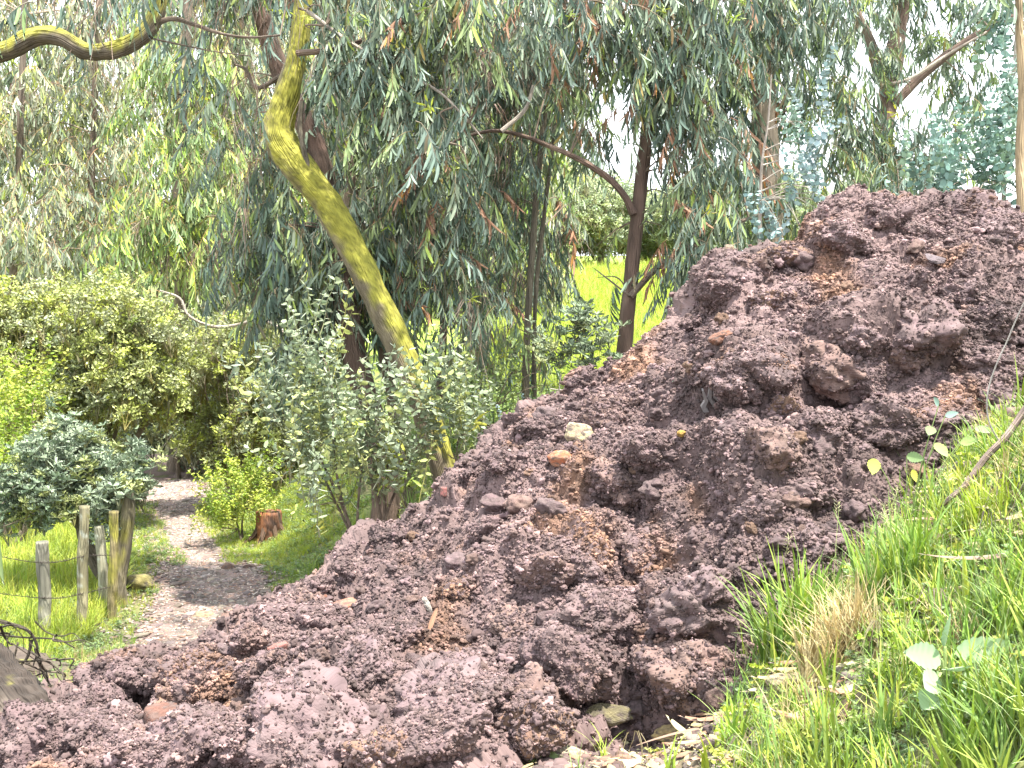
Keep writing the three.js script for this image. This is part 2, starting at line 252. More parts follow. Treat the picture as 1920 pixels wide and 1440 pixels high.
// clods that can be told apart are parts of the heap; crumbs of earth cover heap and clods alike
const crumbSpots = []; // [position, normal, size factor]
{
  const clodCol = (x, y, z, o) => { const k = 1 + 0.4 * noise(x * 3 + o, y * 3, z * 3) + 0.35 * noise(x * 9 + o, y * 9, z * 9); return [k, k * (1 + 0.06 * noise(x * 2, y * 2 + o, z * 2)), k]; };
  const bigG = [], smallG = [];
  for (let s = 0; s < 8; s++) bigG.push(lumpGB(15, 500 + s, { rough: 0.42, f: 1.3, nod: 0.2, nf: 2.6 + (s % 3) * 0.8, planes: s % 3 === 0 ? 4 : 2, col: clodCol }).geo());
  for (let s = 0; s < 6; s++) smallG.push(lumpGB(6, 600 + s, { rough: 0.45, f: 1.4, nod: 0.24, nf: 2.8, planes: s % 2 ? 3 : 0, col: clodCol }).geo());
  const tones = [[0.118, 0.08, 0.08], [0.13, 0.09, 0.092], [0.104, 0.071, 0.071], [0.14, 0.09, 0.078], [0.155, 0.094, 0.066], [0.112, 0.078, 0.078]].map((c) => std({ color: new THREE.Color().setRGB(...c), roughness: 0.95, bumpMap: crumbTex, bumpScale: 0.007 }));
  const V = V3(), N = V3();
  const put = (px, py, rp, tone, sh, sy, sink, big) => {
    const h = onHeap(px, py), r = rp / F * h.d, g = big ? bigG[sh % 8] : smallG[sh % 6], m = mesh('clod', g, tones[tone], heap);
    m.position.copy(h.p).addScaledVector(h.n, r * (0.5 - sink)); m.rotation.set(rr(-0.6, 0.6), rr(0, 6.28), rr(-0.6, 0.6)); m.scale.set(r * rr(0.9, 1.25), r * sy * rr(0.8, 1.1), r * rr(0.9, 1.25)); m.updateMatrix();
    if (big) { // crumbs sit on the clod
      const p = g.attributes.position, q = g.attributes.normal, n = Math.min(3000, 120 + Math.floor(95000 * r * r)), bare = R() < 0.2 ? 0.45 : 1;
      for (let k = 0; k < n * bare; k++) { const i = Math.floor(R() * p.count); V.fromBufferAttribute(p, i).applyMatrix4(m.matrix); N.fromBufferAttribute(q, i).transformDirection(m.matrix); crumbSpots.push([V.clone(), N.clone(), 0.85]); }
    }
  };
  R = mulberry(77);
  // [px, py, radius in px, tone]
  const big = [[205, 1370, 62, 2], [95, 1410, 75, 0], [235, 1290, 55, 0], [330, 1340, 45, 4], [385, 1370, 50, 0], [430, 1300, 60, 2], [560, 1150, 48, 3], [590, 1165, 60, 0], [520, 1155, 45, 2], [690, 1260, 45, 1], [610, 1390, 90, 1], [800, 1330, 75, 1], [830, 1395, 60, 0], [905, 1320, 50, 5], [985, 1360, 60, 4], [960, 1330, 50, 3], [1075, 1250, 62, 0], [980, 1225, 45, 0], [1290, 1270, 75, 3], [1240, 1240, 60, 1], [1330, 1240, 40, 5], [1120, 1160, 80, 0], [960, 1180, 50, 3], [1290, 1150, 60, 5], [1180, 1150, 60, 1], [900, 990, 40, 0], [1020, 1070, 50, 3], [1160, 900, 62, 3], [1200, 860, 50, 0], [1420, 690, 70, 5], [1370, 710, 60, 1], [1560, 690, 65, 3], [1640, 700, 55, 5], [1620, 640, 50, 1], [1730, 620, 65, 0], [1700, 660, 40, 3], [1470, 770, 42, 4], [1450, 830, 60, 3], [1540, 800, 55, 0], [1660, 800, 70, 2], [1770, 770, 60, 0], [1590, 450, 55, 1], [1650, 400, 45, 0], [1730, 420, 45, 5], [1830, 395, 50, 0], [1880, 420, 40, 1], [1560, 420, 30, 0], [1370, 510, 45, 0], [1410, 500, 40, 3], [1345, 540, 40, 2], [1460, 490, 45, 4], [1440, 560, 40, 4], [1300, 600, 30, 0], [1130, 770, 45, 3], [1180, 750, 40, 3], [1080, 700, 30, 2], [1000, 800, 32, 2], [960, 790, 25, 0], [930, 860, 28, 2], [880, 890, 22, 0], [715, 1005, 22, 2], [745, 1000, 18, 0], [650, 1060, 22, 2], [610, 1100, 24, 0], [540, 1130, 30, 2], [460, 1200, 40, 3], [380, 1260, 45, 0], [300, 1290, 40, 0], [170, 1340, 40, 0], [1410, 960, 45, 1], [1500, 920, 45, 0], [1330, 1100, 50, 1], [1210, 1040, 45, 0], [1100, 1060, 40, 1], [1530, 1010, 45, 1], [750, 1180, 40, 0], [860, 1110, 35, 0], [500, 1260, 45, 3], [560, 1330, 50, 5], [480, 1390, 60, 0], [350, 1420, 60, 1], [250, 1430, 55, 0], [720, 1420, 55, 4], [1850, 600, 45, 0], [1800, 540, 40, 1], [1720, 520, 35, 0], [1870, 680, 50, 2], [1890, 760, 50, 0]];
  big.forEach(([px, py, r, t], k) => put(px, py, r * (py > 1240 ? 1.12 : 0.9), t, k * 5 + 3, 0.8, px < 450 || py > 1300 ? 0.05 : px > 700 && py < 1250 ? 0.6 : 0.25, true));
  for (let k = 0; k < 190; k++) { const px = rr(60, 1900), py = rr(430, 1420), o = heapGrid.get(`${Math.floor(px / 12)},${Math.floor(py / 12)}`); if (!o) continue; put(px, py, rr(8, 22), Math.floor(R() * 6), Math.floor(R() * 10), 0.8, rr(0.2, 0.6), false); }
}
{
  const shapes = [];
  for (let s = 0; s < 6; s++) {
    const b = new GB(); R = mulberry(300 + s);
    const l = [0, 1, 2].map((k) => lumpGB(2, 40 + s * 3 + k, { rough: 0.55, f: 1.7, nod: 0.25, nf: 1.9 }));
    for (let k = 0; k < 9; k++) { const q = rr(0.25, 0.6); b.add(l[k % 3], M4(V3(gauss() * 0.6, gauss() * 0.4, gauss() * 0.6), rr(0, 6), rr(0, 6), 0, q, q * rr(0.6, 1), q * rr(0.7, 1.2)), Array(3).fill(rr(0.75, 1.25))); }
    shapes.push(b.geo());
  }
  R = mulberry(411);
  const p = V3(), n = V3();
  for (let k = 0; k < 190000; k++) {
    const i = Math.floor(R() * NU), j = Math.floor(-26 + R() * (NV * 0.985 + 26)); heapAt(i, j, p); heapN(i, j, n);
    const s0 = project(p); if (s0[0] < -120 || s0[0] > 2040 || s0[1] > 1520) continue;
    const patch = noise(p.x * 1.6 + 8, p.y * 1.6, p.z * 1.6); if (patch < -0.3 && R() < 0.4) continue;
    crumbSpots.push([p.clone(), n.clone(), 1 + 0.5 * Math.max(0, patch)]);
  }
  const lists = shapes.map(() => []);
  crumbSpots.forEach(([p, n, f], k) => {
    const s = 0.0042 * Math.exp(Math.abs(gauss()) * 1.25) * f, c = SOILCOL(p.x, p.y, p.z), v = 0.6 + 1.1 * Math.pow(R(), 2);
    p.addScaledVector(n, s * rr(-0.3, 0.4));
    lists[k % 6].push({ m: M4(p, rr(0, 6.28), rr(0, 6.28), 0, s * rr(0.8, 1.4), s * rr(0.7, 1.1), s), c: [c[0] * v, c[1] * v, c[2] * v * rr(0.95, 1.08)] });
  });
  lists.forEach((l, k) => inst('crumbs', shapes[k], crumbMat, l, heap));
  console.log('crumbs', crumbSpots.length);
}

// ---------------------------------------------------------------- leaves and sprays
function leafGB(L, W, bend, segs, shape = 'sickle', fold = 0.25, droop = 0) { // blade from the origin along -y; bend sideways in x; droop in z
  const b = new GB(); let px = 0, pz = 0, last = null;
  for (let k = 0; k <= segs; k++) {
    const t = k / segs, y = -L * t, x = bend * L * t * t, z = droop * L * t * t;
    const w = W * 0.5 * (shape === 'sickle' ? Math.pow(Math.sin(Math.PI * Math.min(1, 0.06 + t * 0.94)), 0.75) * (1 - 0.35 * t) * 1.25 : shape === 'round' ? Math.pow(Math.sin(Math.PI * clamp(0.06 + t * 0.93, 0, 1)), 0.55) : shape === 'obovate' ? Math.pow(t, 0.8) * Math.pow(Math.max(0, 1 - Math.pow(t, 4)), 0.5) * 1.3 : shape === 'serrate' ? Math.pow(Math.sin(Math.PI * Math.pow(t, 0.72)), 0.9) * (k & 1 ? 1.06 : 0.9) : shape === 'blade' ? (1 - t * t) : Math.pow(Math.sin(Math.PI * Math.pow(t, 0.7)), 0.9));
    const e = 0.9 + 0.2 * (k & 1);
    if (k === segs || (k === 0 && shape !== 'blade')) { const i = b.v(x, y, z, e, e, e); if (last) { b.t(last[0], last[1], i); b.t(last[1], last[2], i); } last = [i, i, i]; continue; }
    const c = [b.v(x - w, y, z + fold * w, e, e, e), b.v(x, y, z, 1.1, 1.1, 1.05), b.v(x + w, y, z + fold * w, e, e, e)];
    if (last) { if (last[0] === last[2]) { b.t(last[0], c[0], c[1]); b.t(last[0], c[1], c[2]); } else { b.t(last[0], c[0], c[1]); b.t(last[0], c[1], last[1]); b.t(last[1], c[1], c[2]); b.t(last[1], c[2], last[2]); } }
    last = c;
  }
  return b;
}
function tubeInto(b, pts, radii, sides, colf, wob = 0, seed = 0) { // a tapering round limb along pts
  const n = pts.length, up = V3(0, 0, 1), T = V3(), X = V3(), Y = V3(); let prev = null, len = 0;
  for (let k = 0; k < n; k++) {
    T.subVectors(pts[Math.min(n - 1, k + 1)], pts[Math.max(0, k - 1)]).normalize();
    if (!prev) { X.crossVectors(T, Math.abs(T.z) > 0.9 ? V3(1, 0, 0) : up).normalize(); } else { X.copy(prev).addScaledVector(T, -prev.dot(T)).normalize(); }
    prev = X.clone(); Y.crossVectors(T, X); if (k) len += pts[k].distanceTo(pts[k - 1]);
    const s0 = b.n;
    for (let j = 0; j <= sides; j++) {
      const a = j / sides * 6.28318, cx = Math.cos(a), cy = Math.sin(a), q = j === sides ? 0 : a;
      let r = radii[k]; const nx = X.x * cx + Y.x * cy, ny = X.y * cx + Y.y * cy, nz = X.z * cx + Y.z * cy;
      if (wob) r *= 1 + wob * (noise(pts[k].x * 3 + nx * 1.2 + seed, pts[k].y * 3 + ny * 1.2, pts[k].z * 3 + nz * 1.2) + 0.5 * noise(pts[k].x * 9 + nx * 3 + seed, pts[k].y * 9 + ny * 3, pts[k].z * 9 + nz * 3) + (sides > 20 ? 0.35 * noise((pts[k].x + nx * r) * 30, (pts[k].y + ny * r) * 12, (pts[k].z + nz * r) * 30) : 0));
      const x = pts[k].x + nx * r, y = pts[k].y + ny * r, z = pts[k].z + nz * r, c = colf(x, y, z, nx, ny, nz, len);
      b.v(x, y, z, c[0], c[1], c[2], a / 6.283 * Math.max(1, Math.round(radii[0] * 20)) * 0.5, len * 0.8);
    }
    if (k) { const p0 = s0 - sides - 1; for (let j = 0; j < sides; j++) { b.t(p0 + j, p0 + j + 1, s0 + j); b.t(p0 + j + 1, s0 + j + 1, s0 + j); } }
  }
  const e = b.n - sides - 1, c = b.v(pts[n - 1].x, pts[n - 1].y, pts[n - 1].z, b.c[e * 3], b.c[e * 3 + 1], b.c[e * 3 + 2]); for (let j = 0; j < sides; j++) b.t(e + j, e + j + 1, c);
}
const UPQ = V3(0, 1, 0);
function aim(pos, dir, spin, s) { // matrix that hangs a leaf (its -y) along dir
  const q = new THREE.Quaternion().setFromUnitVectors(V3(0, -1, 0), dir.clone().normalize()), w = new THREE.Quaternion().setFromAxisAngle(V3(0, -1, 0), spin);
  return new THREE.Matrix4().compose(pos, q.multiply(w), V3(s, s, s));
}
function spray(kind, seed) { // one twig with its leaves, grown from the origin; returns a GB
  R = mulberry(seed); const b = new GB(), twig = (c) => () => c;
  const arc = (len, out, fall, n, bow = 1.6) => { const p = []; for (let k = 0; k <= n; k++) { const t = k / n; p.push(V3(out * len * t, -fall * len * Math.pow(t, bow), 0.06 * len * Math.sin(t * 3 + seed))); } return p; };
  if (kind === 'gum' || kind === 'gumfar' || kind === 'dead') {
    const far = kind === 'gumfar', len = rr(0.38, 0.55), p = arc(len, 0.7, 0.85, 5);
    tubeInto(b, p, p.map((_, k) => (far ? 0.005 : 0.0035) * (1 - k / 7)), far ? 3 : 4, twig(kind === 'dead' ? [0.9, 0.6, 0.5] : [1.6, 0.85, 0.6]));
    const n = far ? 12 : 17;
    for (let k = 0; k < n; k++) {
      const t = 0.15 + 0.85 * k / (n - 1), i = Math.min(4, Math.floor(t * 5)), q = p[i].clone().lerp(p[i + 1], t * 5 - i);
      const L = far ? rr(0.17, 0.27) : rr(0.15, 0.25), lf = leafGB(L, rr(0.018, 0.028) * (far ? 1.2 : 1), rr(-0.4, 0.4), far ? 4 : 5, 'sickle', 0.3, rr(-0.1, 0.1));
      b.add(lf, aim(q, V3(rr(-0.3, 0.45), -1, rr(-0.4, 0.4)), rr(0, 6.28), 1), R() < 0.05 ? [2.2, 2.1, 0.9] : R() < (far ? 0 : 0.02) ? [2.0, 1.1, 0.8] : Array(3).fill(rr(0.6, 1.55)));
    }
  } else if (kind === 'tips') { // young narrow shoots
    for (let k = 0; k < 9; k++) b.add(leafGB(rr(0.04, 0.085), 0.011, rr(-0.4, 0.4), 3, 'sickle', 0.3), aim(V3(rr(0, 0.03), rr(-0.02, 0.02), rr(-0.02, 0.02)), V3(rr(-1, 1), rr(-0.6, 1), rr(-1, 1)), rr(0, 6), 1), Array(3).fill(rr(0.8, 1.2)));
  } else if (kind === 'bare') { // hanging dead twigs
    for (let k = 0; k < 7; k++) { const len = rr(0.4, 0.8), a = rr(0, 6.28), p = []; let x = 0, z = 0; for (let j = 0; j <= 6; j++) { const t = j / 6; x += rr(-0.03, 0.03) + Math.cos(a) * 0.05 * (1 - t); z += rr(-0.03, 0.03) + Math.sin(a) * 0.05 * (1 - t); p.push(V3(x, -len * t, z)); } tubeInto(b, p, p.map((_, j) => 0.0035 * (1 - j / 8)), 3, twig([1, 1, 1])); }
  } else if (kind === 'round') { // juvenile gum: paired round waxy leaves on a pale stem
    const len = rr(0.45, 0.6), p = []; for (let k = 0; k <= 6; k++) p.push(V3(0.25 * len * k / 6, len * k / 6 * (1 - 0.08 * k / 6), 0.04 * Math.sin(k)));
    tubeInto(b, p, p.map((_, k) => 0.005 * (1 - k / 8)), 4, twig([1.3, 1.15, 1.0]));
    for (let k = 1; k <= 11; k++) { const t = k / 11, i = Math.min(5, Math.floor(t * 6)), q = p[i].clone().lerp(p[i + 1], t * 6 - i), a = k * 1.57 + rr(-0.3, 0.3); for (const s of [0, Math.PI]) b.add(leafGB(rr(0.06, 0.09) * (1.15 - 0.5 * t), rr(0.05, 0.07) * (1.15 - 0.5 * t), rr(-0.1, 0.1), 5, 'round', 0.25, rr(-0.2, 0.2)), aim(q, V3(Math.cos(a + s), rr(-0.5, 0.35), Math.sin(a + s)), rr(-0.5, 0.5), 1), Array(3).fill(rr(0.8, 1.25))); }
  } else if (kind === 'rosette') { // whorls of thick spoon-shaped leaves
    for (let w = 0; w < 5; w++) { const o = V3(gauss() * 0.12, gauss() * 0.09, gauss() * 0.12); tubeInto(b, [V3(0, -0.15, 0), o.clone().multiplyScalar(0.5).add(V3(0, -0.03, 0)), o], [0.005, 0.004, 0.003], 3, twig([0.7, 0.6, 0.45])); const n = 9; for (let k = 0; k < n; k++) { const a = k * 2.4; b.add(leafGB(rr(0.07, 0.11), rr(0.026, 0.036), 0, 4, 'obovate', 0.2, rr(0.1, 0.3)), aim(o, V3(Math.cos(a), rr(-0.1, 1.0), Math.sin(a)), rr(-0.3, 0.3), 1), Array(3).fill(rr(0.75, 1.3))); } }
  } else if (kind === 'ovate') { // upright twig, alternate grey-green leaves
    const len = rr(0.35, 0.5), p = []; for (let k = 0; k <= 5; k++) p.push(V3(0.3 * len * k / 5 + rr(-0.01, 0.01), len * k / 5, rr(-0.015, 0.015)));
    tubeInto(b, p, p.map((_, k) => 0.004 * (1 - k / 7)), 4, twig([0.9, 0.8, 0.55]));
    for (let k = 0; k < 16; k++) { const t = 0.2 + 0.8 * k / 15, i = Math.min(4, Math.floor(t * 5)), q = p[i].clone().lerp(p[i + 1], t * 5 - i), a = k * 2.4 + rr(-0.3, 0.3); b.add(leafGB(rr(0.05, 0.09), rr(0.022, 0.034), rr(-0.1, 0.1), 4, 'ovate', 0.3, rr(-0.15, 0.25)), aim(q, V3(Math.cos(a), rr(-0.5, 0.7), Math.sin(a)), rr(-0.6, 0.6), 1), Array(3).fill(rr(0.75, 1.3))); }
  } else if (kind === 'fine') { // dense small leaves at the end of a branched twig
    for (let w = 0; w < 5; w++) { const o = V3(gauss() * 0.16, rr(-0.05, 0.14), gauss() * 0.16); tubeInto(b, [V3(0, -0.22, 0), o.clone().multiplyScalar(0.4).add(V3(0, -0.08, 0)), o], [0.006, 0.004, 0.002], 3, twig([0.7, 0.55, 0.4])); for (let k = 0; k < 10; k++) b.add(leafGB(rr(0.045, 0.08), rr(0.022, 0.034), 0, 3, 'ovate', 0.3), aim(o.clone().add(V3(gauss() * 0.05, gauss() * 0.04, gauss() * 0.05)), V3(rr(-1, 1), rr(-0.4, 1), rr(-1, 1)), rr(0, 6), 1), Array(3).fill(rr(0.6, 1.5))); }
  } else if (kind === 'tuft' || kind === 'broad') { // grass: arching blades
    const wide = kind === 'broad'; for (let k = 0; k < (wide ? 8 : 12); k++) { const a = rr(0, 6.28), L = rr(0.5, 1), n = 6, w = wide ? rr(0.012, 0.024) : rr(0.008, 0.014), lean = rr(0.1, 0.75), bx = gauss() * 0.09, bz = gauss() * 0.09, tint = rr(0.7, 1.3); let last = null; for (let j = 0; j <= n; j++) { const t = j / n, o = lean * L * Math.pow(t, 1.8), y = L * (t - 0.45 * lean * t * t), x = bx + Math.cos(a) * o, z = bz + Math.sin(a) * o, q = w * (1 - t * t) + 0.0005, sx = -Math.sin(a) * q, sz = Math.cos(a) * q, i0 = b.v(x - sx, y, z - sz, tint * 1.05, tint, tint * 0.9), i1 = b.v(x + sx, y, z + sz, tint * 1.05, tint, tint * 0.9); if (last) { b.t(last[0], last[1], i0); b.t(last[1], i1, i0); } last = [i0, i1]; } }
  } else if (kind === 'weed') { // low clover-like ground cover
    for (let k = 0; k < 14; k++) { const o = V3(gauss() * 0.6, rr(0.1, 0.55), gauss() * 0.6); tubeInto(b, [V3(o.x * 0.5, 0, o.z * 0.5), o], [0.012, 0.008], 3, twig([0.7, 0.8, 0.5])); for (let j = 0; j < 4; j++) b.add(leafGB(rr(0.14, 0.26), rr(0.1, 0.17), 0, 3, 'ovate', 0.25), aim(o, V3(Math.cos(j * 1.6 + k), rr(-0.1, 0.6), Math.sin(j * 1.6 + k)), 0, 1), Array(3).fill(rr(0.75, 1.3))); }
  }
  return b;
}
const SPR = {}; for (const [k, n] of [['gum', 5], ['gumfar', 4], ['dead', 2], ['tips', 3], ['bare', 3], ['round', 3], ['rosette', 3], ['ovate', 4], ['fine', 4], ['tuft', 6], ['broad', 6], ['weed', 3]]) SPR[k] = Array.from({ length: n }, (_, i) => spray(k, 900 + i * 13 + k.length * 101).geo());
const leafM = (o = {}) => new THREE.MeshPhysicalMaterial({ color: 0xffffff, vertexColors: true, side: THREE.DoubleSide, roughness: 0.85, transmission: 0.25, thickness: 0, clearcoat: 0.4, clearcoatRoughness: 0.4, ...o });
const waxy = leafM({ transmission: 0.24 }), soft = leafM({ transmission: 0.4, clearcoat: 0 }), dry = leafM({ transmission: 0.25, clearcoat: 0 }), twigM = std({ roughness: 0.9 });
const PAL = {
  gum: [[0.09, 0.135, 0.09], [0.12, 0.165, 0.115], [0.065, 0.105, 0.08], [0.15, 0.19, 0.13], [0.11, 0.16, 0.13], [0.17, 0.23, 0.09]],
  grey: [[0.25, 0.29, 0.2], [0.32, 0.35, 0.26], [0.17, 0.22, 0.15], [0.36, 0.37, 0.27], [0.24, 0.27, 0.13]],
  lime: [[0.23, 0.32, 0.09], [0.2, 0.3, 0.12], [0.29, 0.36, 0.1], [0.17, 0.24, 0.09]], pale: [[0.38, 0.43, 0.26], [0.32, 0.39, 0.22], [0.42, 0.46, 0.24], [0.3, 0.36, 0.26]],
  spoon: [[0.2, 0.26, 0.17], [0.26, 0.32, 0.21], [0.14, 0.2, 0.12], [0.32, 0.36, 0.13], [0.24, 0.3, 0.2]], sage: [[0.2, 0.25, 0.14], [0.26, 0.31, 0.18], [0.15, 0.2, 0.11], [0.34, 0.38, 0.12], [0.22, 0.27, 0.18]],
  blue: [[0.2, 0.29, 0.3], [0.25, 0.33, 0.35], [0.16, 0.25, 0.25], [0.18, 0.28, 0.22]],
  teal: [[0.16, 0.27, 0.23], [0.2, 0.31, 0.27], [0.13, 0.22, 0.18], [0.2, 0.3, 0.2]],
  olive: [[0.33, 0.37, 0.11], [0.25, 0.28, 0.12], [0.4, 0.43, 0.14], [0.31, 0.34, 0.2], [0.4, 0.45, 0.08]],
  deep: [[0.13, 0.18, 0.1], [0.17, 0.22, 0.13], [0.1, 0.15, 0.09], [0.22, 0.27, 0.16], [0.24, 0.27, 0.11]], mint: [[0.24, 0.36, 0.2], [0.28, 0.4, 0.22], [0.2, 0.32, 0.16]],
  young: [[0.36, 0.42, 0.05], [0.42, 0.42, 0.05], [0.28, 0.38, 0.06]],
  grass: [[0.16, 0.28, 0.025], [0.21, 0.32, 0.025], [0.12, 0.23, 0.025], [0.25, 0.34, 0.04], [0.16, 0.28, 0.06]],
  meadow: [[0.29, 0.39, 0.025], [0.35, 0.43, 0.03], [0.22, 0.34, 0.025], [0.38, 0.41, 0.06]], chip: [[0.42, 0.32, 0.28], [0.34, 0.24, 0.2], [0.52, 0.43, 0.38], [0.24, 0.15, 0.11]],
  straw: [[0.42, 0.34, 0.17], [0.34, 0.27, 0.13], [0.48, 0.42, 0.24]],
  brown: [[0.3, 0.16, 0.1], [0.36, 0.2, 0.13], [0.24, 0.13, 0.08]], twig: [[0.24, 0.15, 0.11], [0.18, 0.12, 0.09], [0.28, 0.2, 0.16]]
};
const pick = (a) => a[Math.floor(R() * a.length)];
const tone = (pal) => { const c = pick(PAL[pal]), k = rr(0.8, 1.2); return [c[0] * k, c[1] * k, c[2] * k]; };
const tintMat = new Map();
function tinted(mat, pal, k) { const key = mat.uuid + pal + k; if (!tintMat.has(key)) { const m = mat.clone(); m.color.setRGB(...PAL[pal][k % PAL[pal].length]); tintMat.set(key, m); } return tintMat.get(key); }

// ---------------------------------------------------------------- bark
const bark = (base, o = {}) => (x, y, z, nx, ny, nz) => { // moss grows where o.moss(x,y,z,n) says; streaks run along the stem
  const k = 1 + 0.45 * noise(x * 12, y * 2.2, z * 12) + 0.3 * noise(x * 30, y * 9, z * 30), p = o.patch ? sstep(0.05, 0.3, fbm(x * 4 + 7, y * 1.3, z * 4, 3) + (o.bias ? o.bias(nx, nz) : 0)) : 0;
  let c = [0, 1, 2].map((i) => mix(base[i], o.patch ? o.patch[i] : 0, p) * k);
  if (o.moss) { const m = sstep(-0.15, 0.3, o.moss(nx, ny, nz, x, y, z) + (o.mottle || 0.8) * fbm(x * 7, y * 5, z * 7, 5)), q = 1 + 0.6 * noise(x * 45, y * 45, z * 45) + 0.5 * noise(x * 11, y * 11, z * 11), li = o.lichen ? sstep(0.42, 0.55, noise(x * 16 + 5, y * 16, z * 16)) : 0; c = [0, 1, 2].map((i) => mix(mix(c[i], [0.25, 0.235, 0.035][i] * q, m), [0.36, 0.37, 0.3][i], li)); }
  return c;
};
const BK = {
  grey: bark([0.17, 0.13, 0.1]), brown: bark([0.13, 0.085, 0.065], { patch: [0.24, 0.17, 0.13] }), red: bark([0.1, 0.066, 0.05], { patch: [0.18, 0.11, 0.085] }),
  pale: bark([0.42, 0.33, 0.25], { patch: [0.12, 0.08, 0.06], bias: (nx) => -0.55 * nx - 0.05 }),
  moss: bark([0.15, 0.12, 0.08], { mottle: 0.5, moss: (nx, ny, nz, x, y) => -0.02 + 0.5 * nx + 0.15 * ny + 0.5 * sstep(1.5, 2.9, y) }), limbmoss: bark([0.1, 0.08, 0.055], { moss: (nx, ny) => 0.1 + 0.55 * ny }), green: bark([0.13, 0.11, 0.08], { moss: () => -0.3 }), bone: bark([0.4, 0.34, 0.29])
};
const barkMat = std({ bumpMap: barkTex, bumpScale: 0.035, roughness: 0.95 });
const smoothPts = (pts, n) => new THREE.CatmullRomCurve3(pts, false, 'centripetal').getPoints(n);
function limb(parent, name, pts, r0, r1, colf, { sides = 12, n = 40, wob = 0.22, flare = 0, rad = null } = {}) {
  const p = smoothPts(pts, n), b = new GB();
  tubeInto(b, p, p.map((_, k) => (rad ? piece(rad, k / n) : mix(r0, r1, k / n)) * (1 + flare * Math.exp(-k / n * 12))), sides, colf, wob, R() * 50);
  return mesh(name, b.geo(), barkMat, parent);
}
const rootAt = (p) => V3(p.x, ground(p.x, p.z) - 0.1, p.z);
const chain = (d, ...xy) => xy.map(([x, y, dd]) => P(x, y, dd || d));

// ---------------------------------------------------------------- crowns
// blobs: [px, py, d, rx, ry, rz, count]; sprays hang in each blob; the nearest ones are parts, the rest one mass
function foliate(t, blobs, { kind = 'gum', mat = waxy, pal = 'gum', near = 0, from = null, branches = 5, bcol = [0.16, 0.12, 0.09], br = 0.014, size = 1, tips = 0, deads = 0, shell = 0, name = 'crown', upright = false, bares = 0, cl = 8, sig = 0.2 } = {}) {
  const all = [], B = new GB(), anchors = [];
  for (const [px, py, d, rx, ry, rz, n] of blobs) {
    const c = P(px, py, d), tw = [];
    if (from) for (let k = 0; k < branches; k++) {
      let s = from[0], best = 1e9; const e = V3(c.x + gauss() * rx * 0.9, c.y + gauss() * ry * 0.8, c.z + gauss() * rz * 0.9);
      for (const f of from) { const q = f.distanceTo(e) + Math.max(0, f.y - e.y) * 0.3; if (q < best) { best = q; s = f; } }
      const m = s.clone().lerp(e, 0.55); m.y += rr(0.05, 0.25) * s.distanceTo(e); m.x += gauss() * 0.1; const p = smoothPts([s, m, e], 9);
      tubeInto(B, p, p.map((_, j) => br * (1 - j / 11) * rr(0.8, 1.1)), 5, (x, y, z) => { const q = 1 + 0.5 * noise(x * 20, y * 20, z * 20); return bcol.map((v) => v * q); }, 0);
      tw.push(...p.slice(4));
    }
    let cc = null;
    for (let k = 0; k < n; k++) {
      let x, y, z, q; if (cl > 1 && cc && k % cl) { x = cc[0] + gauss() * sig / rx; y = cc[1] + gauss() * sig * 1.2 / ry; z = cc[2] + gauss() * sig / rz; q = x * x + y * y + z * z; } else { do { x = rr(-1, 1); y = rr(-1, 1); z = rr(-1, 1); q = x * x + y * y + z * z; } while (q > 1); cc = [x, y, z]; }
      if (shell && q > 0.01) { const s = Math.pow(q, -0.5 * shell); x *= s; y *= s; z *= s; }
      if (upright && R() < 0.1) { x *= 1.28; y *= 1.28; z *= 1.28; }
      let pos = V3(c.x + x * rx, c.y + y * ry, c.z + z * rz);
      if (fbm(pos.x * 1.1 + 3, pos.y * 0.8, pos.z * 1.1, 2) < -0.09) { if (R() < 0.88) { k += 0; continue; } } // gaps between the clumps
      if (tw.length && R() < 0.35) pos = pick(tw).clone().add(V3(gauss() * 0.08, gauss() * 0.08, gauss() * 0.08));
      const yaw = tw.length && R() < 0.5 ? rr(0, 6.28) : Math.atan2(-z, x) + gauss() * 0.9;
      const s = size * rr(0.75, 1.3), q2 = R(); let kd = kind, pl = pal, mt = mat;
      if (q2 < tips) { kd = 'tips'; pl = 'young'; mt = soft; } else if (q2 < tips + deads) { kd = 'dead'; pl = 'brown'; mt = dry; } else if (q2 < tips + deads + bares) { kd = 'bare'; pl = 'twig'; mt = dry; }
      if (pos.y < ground(pos.x, pos.z) + 0.02) continue;
      all.push({ pos, yaw, s: kd === 'tips' ? s * 1.9 : s, kd, pl, mt, tilt: upright ? gauss() * 0.45 : gauss() * 0.2, roll: upright ? gauss() * 0.45 : gauss() * 0.35, d: pos.length() });
    }
  }
  if (near) { // the sprays that show largest are meshes of their own
    const seen = all.filter((q) => { const s = project(q.pos); return s[0] > 0 && s[0] < 1920 && s[1] > -20 && s[1] < 1440; }).sort((a, b) => a.d - b.d).slice(0, near);
    for (const q of seen) { q.done = true; const g = SPR[q.kd], m = mesh('leaf_spray', g[Math.floor(R() * g.length)], tinted(q.mt, q.pl, Math.floor(R() * 6)), t); m.position.copy(q.pos).sub(t.position); m.rotation.set(q.tilt, q.yaw, q.roll, 'YXZ'); m.scale.setScalar(q.s); }
  }
  const lists = new Map();
  for (const q of all) if (!q.done) { const v = Math.floor(R() * SPR[q.kd].length), k = q.kd + v; if (!lists.has(k)) lists.set(k, { g: SPR[q.kd][v], mt: q.mt, l: [] }); lists.get(k).l.push({ m: M4(q.pos.clone().sub(t.position), q.yaw, q.tilt, q.roll, q.s), c: tone(q.pl) }); }
  for (const { g, mt, l } of lists.values()) inst(name, g, mt, l, t);
  if (B.n) { const m = mesh('twigs', B.geo(), twigM, t); m.position.sub(t.position); m.userData.kind = 'stuff'; }
  return all.length;
}
